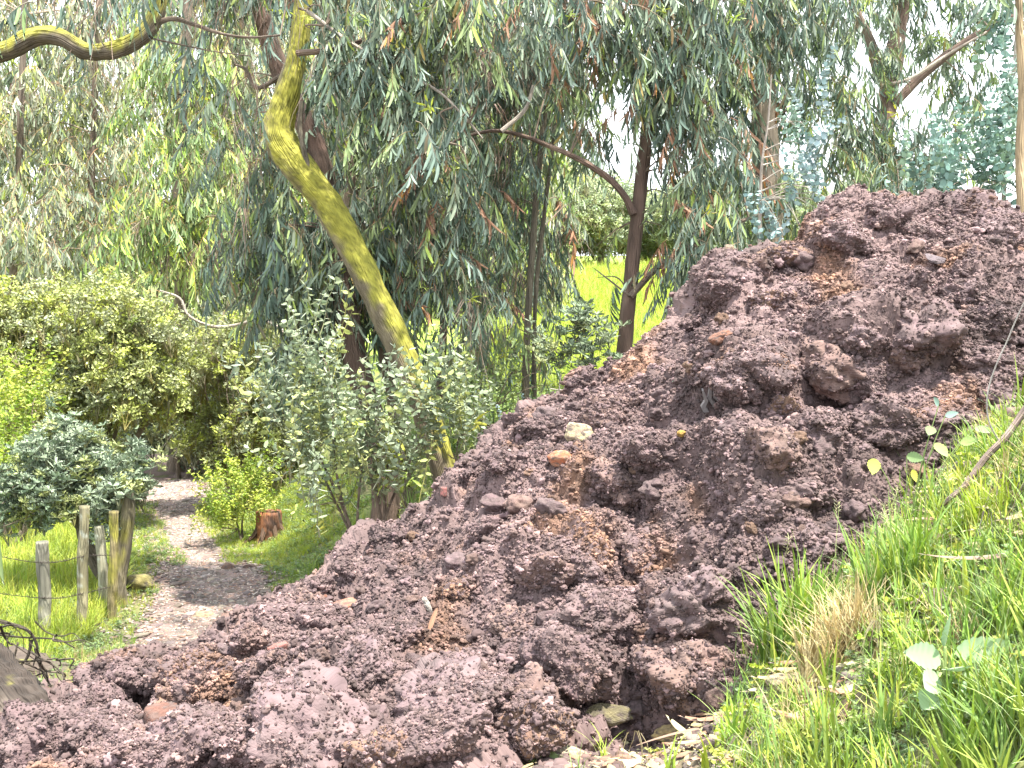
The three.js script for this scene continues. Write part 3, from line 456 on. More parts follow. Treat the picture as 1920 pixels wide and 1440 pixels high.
const shift = (t) => { for (const c of t.children) if (c.isMesh && !c.isInstancedMesh && !c.userData.kind && c.name !== 'leaf_spray') c.position.sub(t.position); };
function tree(name, label, category, group, d, path, r0, r1, colf, opt = {}) {
  const pts = path.map(([x, y, dd]) => P(x, y, dd || d)), root = rootAt(pts[0]); if (root.y < pts[0].y - 0.05) pts.unshift(root); else pts[0].y = Math.min(pts[0].y, root.y);
  const t = thing(name, label, category, pts[0].clone(), group);
  const tr = limb(t, 'trunk', pts, r0, r1, colf, { sides: 16, n: 60, wob: 0.2, flare: 0.35, ...opt });
  t.userData.pts = undefined; delete t.userData.pts;
  return { t, pts, line: smoothPts(pts, 24) };
}
const finish = (T) => shift(T.t);
// ---------------------------------------------------------------- trees behind the heap
R = mulberry(1001);
{ // the bent, moss-grown tree
  const T = tree('bent_mossy_tree', 'bent tree with a yellow-green mossy trunk curving up behind the soil heap', 'tree', null, 10.2, [[850, 945], [826, 860], [786, 740], [735, 620], [672, 490], [615, 385], [558, 312], [522, 250], [538, 180], [556, 110], [566, 30], [575, -80], [600, -260]], 0.175, 0.1, BK.moss, { sides: 40, n: 240, wob: 0.15, flare: 0.1, rad: [[0, 0.135], [0.2, 0.132], [0.4, 0.142], [0.52, 0.16], [0.6, 0.162], [0.68, 0.132], [0.76, 0.105], [1, 0.07]] });
  limb(T.t, 'side_stem', chain(10.1, [586, 345], [574, 300], [562, 240], [566, 190]), 0.035, 0.02, BK.green, { sides: 8, n: 20 });
  const A = chain(10, [556, 100], [640, 90], [760, 40], [880, -10], [980, -40]); limb(T.t, 'limb', A, 0.032, 0.014, BK.brown, { sides: 9, n: 26 });
  const B2 = chain(9.9, [575, 20], [650, 75], [740, 130], [820, 170], [880, 230], [905, 260]); limb(T.t, 'limb', B2, 0.022, 0.008, BK.bone, { sides: 7, n: 26 });
  const L = T.line.slice(14).concat(smoothPts(A, 10), smoothPts(B2, 10));
  foliate(T.t, [[680, 60, 10.1, 0.42, 0.5, 0.4, 56], [610, -90, 10.8, 1.0, 0.5, 0.4, 110], [760, 20, 10.2, 0.9, 0.6, 0.7, 120], [900, 30, 10.4, 0.8, 0.6, 0.7, 110], [740, 140, 10, 0.7, 0.45, 0.4, 70], [700, -220, 10.5, 1.8, 0.7, 1.2, 130], [600, 20, 9.8, 0.12, 0.15, 0.1, 6], [800, 230, 9.8, 0.6, 0.3, 0.3, 36]], { near: 150, from: L, branches: 5, tips: 0.05, deads: 0.025, bares: 0.02 });
  finish(T);
}
{ // dark trunk crossing behind it
  const T = tree('brown_gum_tree', 'reddish-brown leaning gum trunk directly behind the bent mossy trunk', 'tree', 'gum trees behind the soil heap', 11.3, [[720, 900], [655, 620], [612, 350], [584, 262], [545, 180], [508, 85], [478, -20], [440, -200]], 0.15, 0.09, BK.red);
  const A = chain(11.2, [530, 140], [480, 165], [460, 130], [440, 120]); limb(T.t, 'limb', A, 0.03, 0.012, BK.grey, { sides: 7, n: 14 });
  foliate(T.t, [[480, 380, 11.2, 0.5, 0.75, 0.6, 110], [560, 520, 11.3, 0.6, 0.6, 0.5, 100], [440, 230, 11.8, 0.35, 0.5, 0.5, 36], [420, -60, 11.5, 1.3, 0.7, 1, 120], [640, 520, 11.4, 0.5, 0.8, 0.5, 90], [560, 640, 11.8, 0.35, 0.5, 0.4, 50], [490, 480, 11.5, 0.4, 0.5, 0.4, 50]], { near: 110, from: T.line, branches: 4, tips: 0.03, bares: 0.1 });
  finish(T);
}
{ // grey stem between
  const T = tree('grey_gum_tree', 'thin straight grey-brown gum stem just to the right of the bent trunk', 'tree', 'gum trees behind the soil heap', 12, [[760, 900], [715, 640], [690, 500], [655, 320], [625, 190], [600, 40], [585, -120]], 0.075, 0.045, BK.grey, { sides: 10 });
  foliate(T.t, [[720, 330, 11.6, 0.7, 0.8, 0.5, 130], [760, 470, 11.4, 0.7, 0.6, 0.5, 130], [830, 400, 11.8, 0.7, 0.9, 0.6, 150], [700, 200, 12, 0.8, 0.7, 0.6, 120], [840, 530, 11.2, 0.5, 0.45, 0.4, 80], [760, 560, 11.5, 0.5, 0.45, 0.4, 70]], { near: 130, from: T.line, branches: 4, tips: 0.05, bares: 0.1, deads: 0.02 });
  finish(T);
}
{ // young stem left of the gap
  const T = tree('young_gum_tree', 'slender young gum stem whose drooping leaves form the middle curtain', 'tree', 'gum trees behind the soil heap', 12.6, [[815, 900], [826, 740], [832, 600], [836, 450], [870, 250], [900, 60], [930, -150]], 0.06, 0.035, BK.grey, { sides: 9 });
  foliate(T.t, [[900, 200, 12.6, 0.9, 0.8, 0.6, 170], [930, 330, 12.8, 0.6, 0.7, 0.6, 80], [860, 100, 12.8, 1.2, 0.7, 0.7, 150], [890, 560, 12.6, 0.4, 0.7, 0.4, 36], [880, -80, 12.8, 1.6, 0.7, 1, 150], [870, 690, 12.6, 0.5, 0.4, 0.4, 40], [950, 480, 13, 0.45, 0.8, 0.5, 36]], { near: 80, from: T.line, branches: 4, tips: 0.03, bares: 0.24, deads: 0.02 });
  finish(T);
}
for (const [label, dd, path, n, blobs] of [
  ['thicker of the two close upright sapling stems above the heap edge', 12.2, [[985, 850], [985, 760], [990, 600], [1003, 400], [1022, 200], [1042, 0], [1060, -200]], 0.055, [[1000, 260, 12.2, 0.4, 0.6, 0.5, 60], [1040, 90, 13.4, 0.7, 0.7, 0.6, 110], [1000, 480, 13.6, 0.4, 0.8, 0.4, 60], [1060, -120, 13.4, 1, 0.8, 0.8, 90]]],
  ['thinner grey-green sapling stem close beside the thicker upright sapling', 12.4, [[1003, 850], [1002, 740], [1004, 560], [1022, 390], [1045, 200], [1058, 40], [1066, -120]], 0.035, [[1060, 200, 13.7, 0.35, 0.6, 0.4, 50], [1040, 430, 13.8, 0.35, 0.5, 0.4, 40], [960, 640, 13.6, 0.4, 0.5, 0.4, 50]]]]) {
  const T = tree('gum_sapling', label, 'sapling', 'paired gum saplings', dd, path, n, n * 0.5, BK.green, { sides: 9 });
  foliate(T.t, blobs, { near: 40, from: T.line, branches: 3, br: 0.009, tips: 0.02, bares: 0.22, deads: 0.03 }); finish(T);
}
{ // the slim tree in the gap
  const T = tree('slim_gum_tree', 'slim brown gum tree standing in the bright gap with an arching left branch', 'tree', null, 11.6, [[1164, 760], [1170, 660], [1184, 520], [1198, 380], [1210, 270], [1222, 150], [1245, 50], [1266, -40], [1300, -240]], 0.095, 0.06, BK.brown, { sides: 20, n: 90, wob: 0.14 });
  const A = chain(11.5, [1188, 402], [1172, 368], [1138, 332], [1092, 302], [1035, 276], [975, 253], [925, 245], [870, 258], [810, 285]), A2 = chain(11.4, [940, 246], [985, 205], [1000, 160]), B2 = chain(11.5, [1182, 556], [1235, 500], [1300, 462], [1365, 425], [1430, 400]), C = chain(11.6, [1205, 300], [1225, 180], [1180, 60], [1150, -40]);
  limb(T.t, 'limb', A, 0.045, 0.012, BK.brown, { sides: 9, n: 34 }); limb(T.t, 'limb', B2, 0.04, 0.018, BK.grey, { sides: 9, n: 26 }); limb(T.t, 'limb', C, 0.035, 0.02, BK.grey, { sides: 9, n: 20 }); limb(T.t, 'limb', A2, 0.028, 0.016, BK.bone, { sides: 7, n: 14 });
  const L = T.line.slice(10).concat(smoothPts(A, 14).slice(6), smoothPts(B2, 10), smoothPts(C, 10));
  foliate(T.t, [[1180, 60, 11.3, 0.9, 0.6, 0.6, 150], [1070, 20, 11.4, 0.7, 0.55, 0.6, 90], [1290, 60, 11.3, 0.65, 0.7, 0.6, 120], [1270, 190, 11.2, 0.45, 0.45, 0.4, 70], [1320, 280, 11.2, 0.4, 0.6, 0.45, 95], [1340, 430, 11, 0.32, 0.42, 0.35, 46], [1250, -120, 11.6, 1.6, 0.8, 1.2, 170], [840, 300, 11, 0.5, 0.3, 0.3, 40], [1265, 330, 11.3, 0.25, 0.35, 0.3, 22], [1290, 490, 11.4, 0.45, 0.2, 0.25, 30], [1120, 250, 11.6, 0.3, 0.25, 0.3, 20], [1250, 400, 11.8, 0.2, 0.3, 0.2, 12], [1130, 470, 12, 0.16, 0.35, 0.2, 8], [1205, 160, 11.3, 0.3, 0.4, 0.3, 30]], { near: 150, from: L, branches: 4, tips: 0.025, deads: 0.05 });
  finish(T);
}
{ // pale trunk
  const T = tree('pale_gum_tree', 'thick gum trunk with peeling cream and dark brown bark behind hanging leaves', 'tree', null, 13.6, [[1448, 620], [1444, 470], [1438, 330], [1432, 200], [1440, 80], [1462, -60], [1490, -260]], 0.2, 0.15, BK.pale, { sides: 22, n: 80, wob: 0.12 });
  foliate(T.t, [[1350, 150, 12.8, 0.5, 0.7, 0.5, 120], [1345, 330, 12.6, 0.35, 0.55, 0.4, 70], [1480, 40, 13, 0.9, 0.6, 0.7, 150], [1360, 20, 13, 0.8, 0.6, 0.6, 130], [1520, 200, 13.6, 0.7, 0.5, 0.5, 90], [1480, -130, 13.6, 2, 0.9, 1.4, 190], [1365, 450, 12.8, 0.35, 0.35, 0.4, 40]], { near: 120, from: T.line.slice(10), branches: 4, tips: 0.02, deads: 0.02 });
  finish(T);
}
{ // forked dark tree
  const T = tree('forked_gum_tree', 'dark forked gum tree with a long limb rising to the top corner', 'tree', null, 15, [[1648, 560], [1648, 400], [1655, 270], [1668, 160], [1684, 60], [1694, -50], [1710, -260]], 0.17, 0.11, BK.brown, { sides: 16 });
  const A = chain(15, [1658, 215], [1720, 150], [1800, 85], [1870, 45], [1960, 5]), B2 = chain(15.2, [1656, 150], [1635, 90], [1608, 30], [1590, -40]), C = chain(14.8, [1650, 160], [1700, 150], [1780, 100], [1850, 60]);
  limb(T.t, 'limb', A, 0.075, 0.04, BK.red, { sides: 10, n: 24 }); limb(T.t, 'limb', B2, 0.1, 0.07, BK.grey, { sides: 10, n: 18 }); limb(T.t, 'limb', C, 0.03, 0.015, BK.bone, { sides: 7, n: 18 });
  const L = T.line.slice(9).concat(smoothPts(A, 10), smoothPts(B2, 8));
  foliate(T.t, [[1620, 240, 14, 0.9, 0.6, 0.6, 130], [1720, 270, 14, 0.9, 0.6, 0.6, 130], [1600, 90, 14.6, 0.8, 0.7, 0.6, 110], [1760, 40, 15.8, 1, 0.5, 0.4, 110], [1660, 370, 13, 0.9, 0.35, 0.5, 100], [1860, 180, 15.8, 0.9, 0.5, 0.4, 60], [1700, -130, 15, 2.4, 1, 1.6, 200], [1760, 330, 13.4, 0.6, 0.4, 0.5, 60], [1560, 330, 13.2, 0.5, 0.5, 0.4, 60]], { near: 120, from: L, branches: 4, tips: 0.09, pal: 'gum' });
  finish(T);
}
for (const [label, path, r, d, blobs, pal, near] of [ // juvenile gums with waxy leaves
  ['blue-grey young gum with round leaves in front of the pale trunk', [[1425, 420], [1428, 310], [1440, 230], [1446, 140]], 0.02, 9.8, [[1510, 300, 9.8, 0.2, 0.2, 0.2, 8], [1530, 360, 9.7, 0.25, 0.15, 0.2, 9], [1500, 240, 9.8, 0.12, 0.12, 0.15, 4], [1470, 440, 9.2, 0.2, 0.06, 0.2, 6], [1590, 410, 9.2, 0.15, 0.1, 0.2, 5]], 'blue', 50],
  ['tall blue-green young gum filling the upper right corner', [[1880, 460], [1885, 300], [1900, 150], [1910, -20], [1920, -200]], 0.03, 10.4, [[1885, 210, 10.2, 0.28, 0.4, 0.4, 34], [1915, 110, 10.4, 0.2, 0.3, 0.4, 16], [1850, 330, 10, 0.45, 0.28, 0.4, 40], [1900, 380, 9.8, 0.4, 0.25, 0.4, 24], [1770, 380, 9.6, 0.3, 0.15, 0.25, 16], [1930, -100, 10.5, 0.7, 0.6, 0.6, 40]], 'teal', 90],
  ['small blue gum seedling poking out beside the two sapling stems', [[965, 800], [970, 770], [972, 745]], 0.01, 9.6, [[972, 770, 9.6, 0.06, 0.05, 0.06, 4]], 'blue', 5],
  ['small blue-green gum seedling at the heap edge below the field', [[1048, 740], [1050, 715], [1052, 700]], 0.01, 9.4, [[1050, 735, 9.4, 0.1, 0.04, 0.1, 4]], 'teal', 5]]) {
  const T = tree('juvenile_gum', label, 'sapling', 'young gums with waxy blue leaves', d, path, r, r * 0.4, BK.bone, { sides: 8, n: 24 });
  foliate(T.t, blobs, { kind: 'round', size: label.startsWith('tall') ? 1.0 : label.startsWith('small') ? 0.5 : 0.8, pal, near, from: T.line.slice(8), branches: 4, br: 0.008, upright: true, bcol: [0.3, 0.26, 0.22] }); finish(T);
}
{ const T = tree('bare_pole_tree', 'smooth tan pole-like young trunk at the right border of the view', 'tree', null, 9, [[1918, 470], [1915, 380], [1912, 280], [1917, 180], [1912, 60], [1908, -120]], 0.045, 0.03, bark([0.3, 0.22, 0.13]), { sides: 12, n: 40, wob: 0.08 }); foliate(T.t, [[1910, -160, 9, 0.6, 0.4, 0.5, 40]], { from: T.line.slice(18), branches: 4 }); finish(T); }
{ // the limb that swings in over the path from a trunk outside the view
  const T = tree('overhanging_tree', 'tree outside the view whose thick mossy limb snakes in at the top left', 'tree', null, 8, [[-420, 1350, 8], [-380, 900, 8.2], [-360, 500, 8.2], [-330, 200, 8.1], [-300, -100, 8], [-280, -400, 8]], 0.22, 0.14, BK.grey);
  const A = chain(8, [-330, 190], [-180, 150], [-60, 112], [15, 95], [75, 68], [118, 72], [160, 95], [200, 97], [245, 82], [282, 52], [297, 10], [302, -60], [330, -200]), B2 = chain(8, [290, 44], [325, 35], [370, 48], [420, 64], [470, 70], [525, 66]), C = chain(8, [276, 70], [330, 82], [400, 96], [470, 105]);
  limb(T.t, 'limb', A, 0.085, 0.055, BK.limbmoss, { sides: 20, n: 120, wob: 0.22 }); limb(T.t, 'limb', B2, 0.022, 0.008, BK.grey, { sides: 8, n: 30 }); limb(T.t, 'limb', C, 0.008, 0.004, BK.grey, { sides: 6, n: 20 });
  foliate(T.t, [[150, -30, 8, 0.4, 0.15, 0.4, 14], [420, 110, 8.3, 0.3, 0.2, 0.3, 10], [420, -70, 8.3, 0.6, 0.2, 0.4, 22], [300, -260, 8.3, 1.4, 0.5, 1, 70]], { near: 30, from: smoothPts(A, 20).slice(8).concat(smoothPts(B2, 8)), branches: 4, br: 0.006, bares: 0.3, pal: 'gum' });
  finish(T);
}
console.log('near trees done');
// ---------------------------------------------------------------- the wooded slope beyond the path
R = mulberry(2002);
for (const [label, d, path, r, blobs, pal] of [
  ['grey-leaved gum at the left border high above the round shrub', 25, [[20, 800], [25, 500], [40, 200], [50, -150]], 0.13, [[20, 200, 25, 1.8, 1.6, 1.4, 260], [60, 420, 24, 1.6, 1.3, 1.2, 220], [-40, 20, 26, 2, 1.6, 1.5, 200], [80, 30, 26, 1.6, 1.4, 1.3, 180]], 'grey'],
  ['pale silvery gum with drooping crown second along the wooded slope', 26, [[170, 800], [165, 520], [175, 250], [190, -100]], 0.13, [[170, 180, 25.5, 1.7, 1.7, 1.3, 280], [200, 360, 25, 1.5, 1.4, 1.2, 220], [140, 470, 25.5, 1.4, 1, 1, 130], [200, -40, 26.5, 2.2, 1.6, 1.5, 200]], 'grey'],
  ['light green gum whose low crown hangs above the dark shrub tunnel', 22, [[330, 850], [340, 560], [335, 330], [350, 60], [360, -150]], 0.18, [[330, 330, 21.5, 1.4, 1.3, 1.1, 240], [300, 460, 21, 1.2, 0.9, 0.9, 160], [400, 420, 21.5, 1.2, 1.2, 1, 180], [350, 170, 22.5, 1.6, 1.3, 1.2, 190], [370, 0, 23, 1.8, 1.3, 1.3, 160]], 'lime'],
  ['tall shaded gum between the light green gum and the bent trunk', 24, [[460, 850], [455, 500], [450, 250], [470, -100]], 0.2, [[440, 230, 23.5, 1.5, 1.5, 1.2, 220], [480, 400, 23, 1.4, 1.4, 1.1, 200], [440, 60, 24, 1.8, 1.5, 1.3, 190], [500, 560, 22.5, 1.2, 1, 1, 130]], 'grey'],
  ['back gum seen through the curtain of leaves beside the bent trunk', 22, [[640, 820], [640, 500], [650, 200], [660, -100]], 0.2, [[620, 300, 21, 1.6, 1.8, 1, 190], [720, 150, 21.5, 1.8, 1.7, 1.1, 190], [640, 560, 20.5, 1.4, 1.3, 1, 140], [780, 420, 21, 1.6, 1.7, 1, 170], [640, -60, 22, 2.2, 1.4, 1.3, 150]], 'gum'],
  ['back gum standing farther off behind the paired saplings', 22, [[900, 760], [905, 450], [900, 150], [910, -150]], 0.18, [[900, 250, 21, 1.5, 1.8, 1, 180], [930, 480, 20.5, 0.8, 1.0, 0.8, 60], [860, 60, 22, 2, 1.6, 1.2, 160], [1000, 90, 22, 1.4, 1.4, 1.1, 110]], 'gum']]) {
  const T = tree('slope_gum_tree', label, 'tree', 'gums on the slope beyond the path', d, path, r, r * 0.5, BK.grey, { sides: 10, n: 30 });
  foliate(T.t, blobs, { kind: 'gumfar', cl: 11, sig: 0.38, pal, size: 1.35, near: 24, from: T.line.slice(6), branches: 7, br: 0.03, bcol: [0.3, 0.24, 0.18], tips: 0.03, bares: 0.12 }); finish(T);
}
// the dense wood farther up the slope reads as one mass
{
  const l = SPR.gumfar.map(() => []);
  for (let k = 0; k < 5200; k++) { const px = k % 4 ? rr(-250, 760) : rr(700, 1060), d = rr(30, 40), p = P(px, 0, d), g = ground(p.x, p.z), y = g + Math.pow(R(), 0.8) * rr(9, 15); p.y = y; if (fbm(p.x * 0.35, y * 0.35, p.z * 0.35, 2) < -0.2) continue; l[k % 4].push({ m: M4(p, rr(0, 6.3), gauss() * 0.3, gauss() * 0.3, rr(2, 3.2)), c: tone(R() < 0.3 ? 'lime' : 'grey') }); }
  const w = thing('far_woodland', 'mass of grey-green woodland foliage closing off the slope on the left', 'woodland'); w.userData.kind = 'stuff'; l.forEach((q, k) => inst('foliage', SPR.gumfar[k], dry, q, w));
}
// trees across the field
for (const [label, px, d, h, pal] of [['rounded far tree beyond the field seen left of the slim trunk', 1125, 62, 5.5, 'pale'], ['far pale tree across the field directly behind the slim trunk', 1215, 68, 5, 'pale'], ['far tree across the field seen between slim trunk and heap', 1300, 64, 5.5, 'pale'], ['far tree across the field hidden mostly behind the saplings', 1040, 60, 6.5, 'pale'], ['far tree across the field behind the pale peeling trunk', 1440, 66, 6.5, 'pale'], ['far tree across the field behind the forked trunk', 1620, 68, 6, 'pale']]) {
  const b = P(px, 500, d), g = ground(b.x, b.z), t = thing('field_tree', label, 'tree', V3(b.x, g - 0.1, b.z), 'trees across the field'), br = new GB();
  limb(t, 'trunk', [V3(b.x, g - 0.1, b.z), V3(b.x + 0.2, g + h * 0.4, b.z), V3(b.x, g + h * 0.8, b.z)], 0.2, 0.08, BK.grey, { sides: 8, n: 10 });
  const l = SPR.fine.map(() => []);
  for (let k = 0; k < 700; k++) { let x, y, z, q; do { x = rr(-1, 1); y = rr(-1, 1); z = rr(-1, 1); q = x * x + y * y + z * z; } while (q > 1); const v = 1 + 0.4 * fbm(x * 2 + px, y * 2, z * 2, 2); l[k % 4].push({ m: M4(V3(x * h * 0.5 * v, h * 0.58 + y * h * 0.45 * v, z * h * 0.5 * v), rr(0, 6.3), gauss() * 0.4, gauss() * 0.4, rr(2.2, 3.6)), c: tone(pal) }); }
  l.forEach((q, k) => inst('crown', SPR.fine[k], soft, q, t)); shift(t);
}
console.log('far trees done');
// ---------------------------------------------------------------- shrubs
R = mulberry(3003);
function shrub(name, label, category, d, foot, stems, blobs, opt) {
  const b = P(foot[0], foot[1], d), base = rootAt(b), t = thing(name, label, category, base.clone(), opt.group), from = [];
  stems.forEach(([x, y, dd], k) => { const e = P(x, y, dd || d), m = base.clone().lerp(e, 0.5); m.y += 0.1 * base.distanceTo(e) * rr(-1, 1); m.x += gauss() * 0.2; const p = [base.clone().add(V3(gauss() * 0.08, 0, gauss() * 0.08)), m, e]; limb(t, 'stem', p, opt.r || 0.05, (opt.r || 0.05) * 0.35, opt.bark || BK.grey, { sides: 8, n: 18 }); from.push(...smoothPts(p, 10).slice(4)); });
  foliate(t, blobs, { from, upright: true, mat: soft, name: 'foliage', ...opt }); shift(t); return t;
}
shrub('round_shrub', 'large round pale olive shrub with open branching on the left', 'shrub', 15.5, [175, 900], [[40, 620], [110, 600], [190, 590], [260, 610], [310, 680], [60, 700], [240, 700], [320, 740]],
  [[150, 600, 15.5, 1.25, 0.55, 0.9, 380], [40, 640, 15.3, 0.8, 0.6, 0.8, 200], [250, 640, 15.3, 0.7, 0.65, 0.8, 250], [150, 720, 15, 1.1, 0.5, 0.7, 170], [280, 740, 15.2, 0.5, 0.45, 0.5, 110], [120, 810, 15.2, 0.9, 0.4, 0.5, 80]], { kind: 'fine', pal: 'olive', near: 60, branches: 9, mat: waxy, br: 0.014, tips: 0.02, shell: 0.35, size: 1.15, bcol: [0.14, 0.1, 0.07] });
const shrubs = {}; shrubs.tunnel = shrub('tunnel_shrub', 'dark brownish shrub arching over the far end of the footpath', 'shrub', 17, [455, 960], [[380, 700], [440, 660], [500, 680], [540, 740], [400, 800], [470, 820]],
  [[430, 680, 16.8, 1.0, 0.6, 0.8, 260], [520, 720, 16.6, 0.7, 0.6, 0.7, 190], [380, 790, 17, 0.7, 0.5, 0.7, 130], [480, 830, 16.8, 0.8, 0.55, 0.7, 150], [545, 830, 16.4, 0.4, 0.6, 0.5, 80], [430, 620, 17, 0.8, 0.3, 0.5, 80]], { kind: 'fine', pal: 'olive', near: 40, branches: 8, br: 0.014, bares: 0.06, size: 1.1, bcol: [0.17, 0.12, 0.09] });
{ const s = shrubs.tunnel, a = chain(16.2, [300, 545], [338, 560], [352, 590], [400, 612], [440, 610], [485, 600], [520, 612], [545, 640]); const m = limb(s, 'limb', a, 0.016, 0.035, BK.bone, { sides: 8, n: 30 }); m.position.sub(s.position); }
shrub('back_shrub', 'shaded shrub closing the path at the far end below the gums', 'shrub', 21, [340, 900], [[330, 780], [300, 760], [400, 780]], [[340, 780, 21, 1.3, 0.9, 0.9, 230], [250, 760, 21.5, 1.3, 1, 0.9, 200], [450, 760, 21, 1.2, 1, 0.9, 200]], { kind: 'fine', pal: 'deep', near: 20, branches: 6, size: 1.5 });
shrub('spoon_leaf_shrub', 'dense grey-green shrub with whorls of spoon-shaped leaves above the fence posts', 'shrub', 11.5, [228, 1075], [[150, 880], [230, 880], [90, 900], [190, 840]],
  [[170, 880, 11.4, 0.6, 0.4, 0.5, 150], [220, 920, 11.2, 0.3, 0.3, 0.35, 70], [90, 920, 11.2, 0.55, 0.35, 0.45, 110], [130, 820, 11.6, 0.5, 0.25, 0.4, 70], [30, 950, 11, 0.4, 0.35, 0.4, 60]], { kind: 'rosette', mat: waxy, pal: 'spoon', near: 110, branches: 6, size: 1.05, r: 0.06, bark: BK.green });
shrub('bright_shrub', 'bright yellow-green leafy bush at the left border beside the spoon-leaved shrub', 'shrub', 13.5, [20, 1060], [[20, 800], [60, 780], [-20, 840]], [[20, 800, 13.5, 0.55, 0.4, 0.5, 120], [0, 880, 13.2, 0.4, 0.45, 0.4, 100], [60, 760, 13.8, 0.4, 0.25, 0.4, 60]], { kind: 'ovate', pal: 'meadow', near: 40, branches: 5 });
shrub('grey_leaf_shrub', 'grey-green leafy shrub with pale young tips at the foot of the bent trunk', 'shrub', 9.4, [720, 985], [[560, 780], [620, 700], [680, 700], [740, 760], [800, 800], [600, 880], [680, 850], [860, 820]],
  [[620, 720, 9.4, 0.4, 0.3, 0.35, 60], [700, 800, 9.3, 0.5, 0.35, 0.35, 80], [620, 860, 9.2, 0.4, 0.3, 0.3, 56], [780, 850, 9.2, 0.42, 0.3, 0.3, 56], [700, 920, 9.1, 0.45, 0.25, 0.3, 44], [570, 800, 9.5, 0.28, 0.3, 0.3, 32], [860, 830, 9.3, 0.25, 0.22, 0.25, 26], [600, 940, 9.1, 0.25, 0.2, 0.2, 20]], { kind: 'ovate', pal: 'sage', near: 200, branches: 5, tips: 0.05, size: 1.2, r: 0.022, br: 0.006 });
shrub('path_bush', 'bright yellow-green ferny bush beside the stump on the far path', 'bush', 14.3, [452, 1000], [[440, 930], [470, 920]], [[450, 945, 14.2, 0.38, 0.3, 0.3, 130], [415, 990, 14.2, 0.3, 0.14, 0.25, 70], [480, 920, 14.5, 0.28, 0.28, 0.25, 60]], { kind: 'ovate', pal: 'meadow', near: 30, branches: 4, size: 0.8, r: 0.02 });
shrub('heap_edge_bush', 'dark leafy bush at the heap edge left of the slim trunk', 'bush', 10.6, [1095, 700], [[1080, 600], [1110, 640]], [[1085, 600, 10.6, 0.12, 0.22, 0.15, 10], [1130, 655, 10.4, 0.15, 0.08, 0.15, 8], [1065, 670, 10.6, 0.15, 0.12, 0.15, 8]], { kind: 'rosette', mat: waxy, pal: 'deep', near: 30, branches: 4, r: 0.015, br: 0.006 });
shrub('sunlit_bush', 'bright green bush behind the heap edge below the sapling stems', 'bush', 12, [930, 830], [[930, 760], [890, 780]], [[940, 770, 12, 0.35, 0.3, 0.3, 36], [880, 800, 11.6, 0.35, 0.3, 0.3, 36], [1010, 700, 12.2, 0.3, 0.25, 0.3, 24]], { kind: 'ovate', pal: 'lime', near: 40, branches: 4, r: 0.02, br: 0.008 });
console.log('shrubs done');
// ---------------------------------------------------------------- grass and ground cover
R = mulberry(4004);
function cover(name, label, kinds, n, place, category) { // kinds: [spray, palette, size lo, hi, share]
  const t = thing(name, label, category || 'grass'); t.userData.kind = 'stuff'; const lists = new Map();
  for (let k = 0; k < n; k++) {
    const q = place(); if (!q) continue; let u = R(), kd = kinds[kinds.length - 1]; for (const c of kinds) { if (u < c[4]) { kd = c; break; } u -= c[4]; }
    const v = Math.floor(R() * SPR[kd[0]].length), key = kd[0] + v; if (!lists.has(key)) lists.set(key, { g: SPR[kd[0]][v], l: [] });
    const s = rr(kd[2], kd[3]) * (q.s || 1); lists.get(key).l.push({ m: M4(q.p, rr(0, 6.28), gauss() * 0.12, gauss() * 0.12, s, s * rr(0.8, 1.25)), c: tone(kd[1]) });
  }
  for (const { g, l } of lists.values()) inst('blades', g, soft, l, t);
}
cover('meadow_grass', 'sunlit yellow-green meadow grass behind the fence posts', [['tuft', 'meadow', 0.14, 0.4, 0.85], ['weed', 'lime', 0.08, 0.16, 0.15]], 9000, () => { const d = rr(8.3, 18), x = pathX(d) - 1.05 - Math.pow(R(), 1.3) * 4.5; return { p: onGround(x, -d, -0.02) }; });
cover('verge_grass', 'short bright grass along both edges of the footpath', [['tuft', 'meadow', 0.06, 0.17, 0.75], ['weed', 'lime', 0.06, 0.12, 0.25]], 15000, () => { const d = R() < 0.4 ? rr(12.8, 17.5) : rr(7, 21), s = R() < 0.5 ? -1 : 1, w = 0.7 + 0.16 * noise(d * 0.8, 2, 0), o = d > 12.8 && d < 17.5 ? rr(-0.38, 1.5) : rr(-0.05, 1.3), x = pathX(d) + s * (w + o); if (o < 0.12 && R() < 0.5) return null; return { p: onGround(x, -d, -0.01) }; });
cover('terrace_grass', 'tall grass and weeds on the shaded bank behind the heap', [['tuft', 'grass', 0.15, 0.42, 0.6], ['ovate', 'lime', 0.5, 0.9, 0.15], ['weed', 'lime', 0.1, 0.22, 0.25]], 7000, () => { const d = rr(8.6, 19), c = pathX(d), x = c + 0.9 + Math.pow(R(), 0.8) * 9; if (d > 12.3 && d < 18 && x < c + 2.1) return null; return { p: onGround(x, -d, -0.02) }; });
cover('field_grass', 'open sunlit yellow-green field seen through the gap in the trees', [['tuft', 'meadow', 0.2, 0.5, 1]], 14000, () => { const d = 18 + Math.pow(R(), 1.5) * 45, p = P(rr(900, 1420), 500, d); return { p: onGround(p.x, p.z, -0.03), s: 1 + (d - 18) * 0.02 }; });
cover('path_side_grass', 'glowing low grass on the right side of the far path below the stump', [['tuft', 'meadow', 0.06, 0.16, 1]], 3600, () => { const d = rr(12.9, 17.6), x = pathX(d) + 0.32 + R() * 1.5 + 0.15 * noise(d * 1.7, 3, 1); return { p: onGround(x, -d, -0.01) }; });
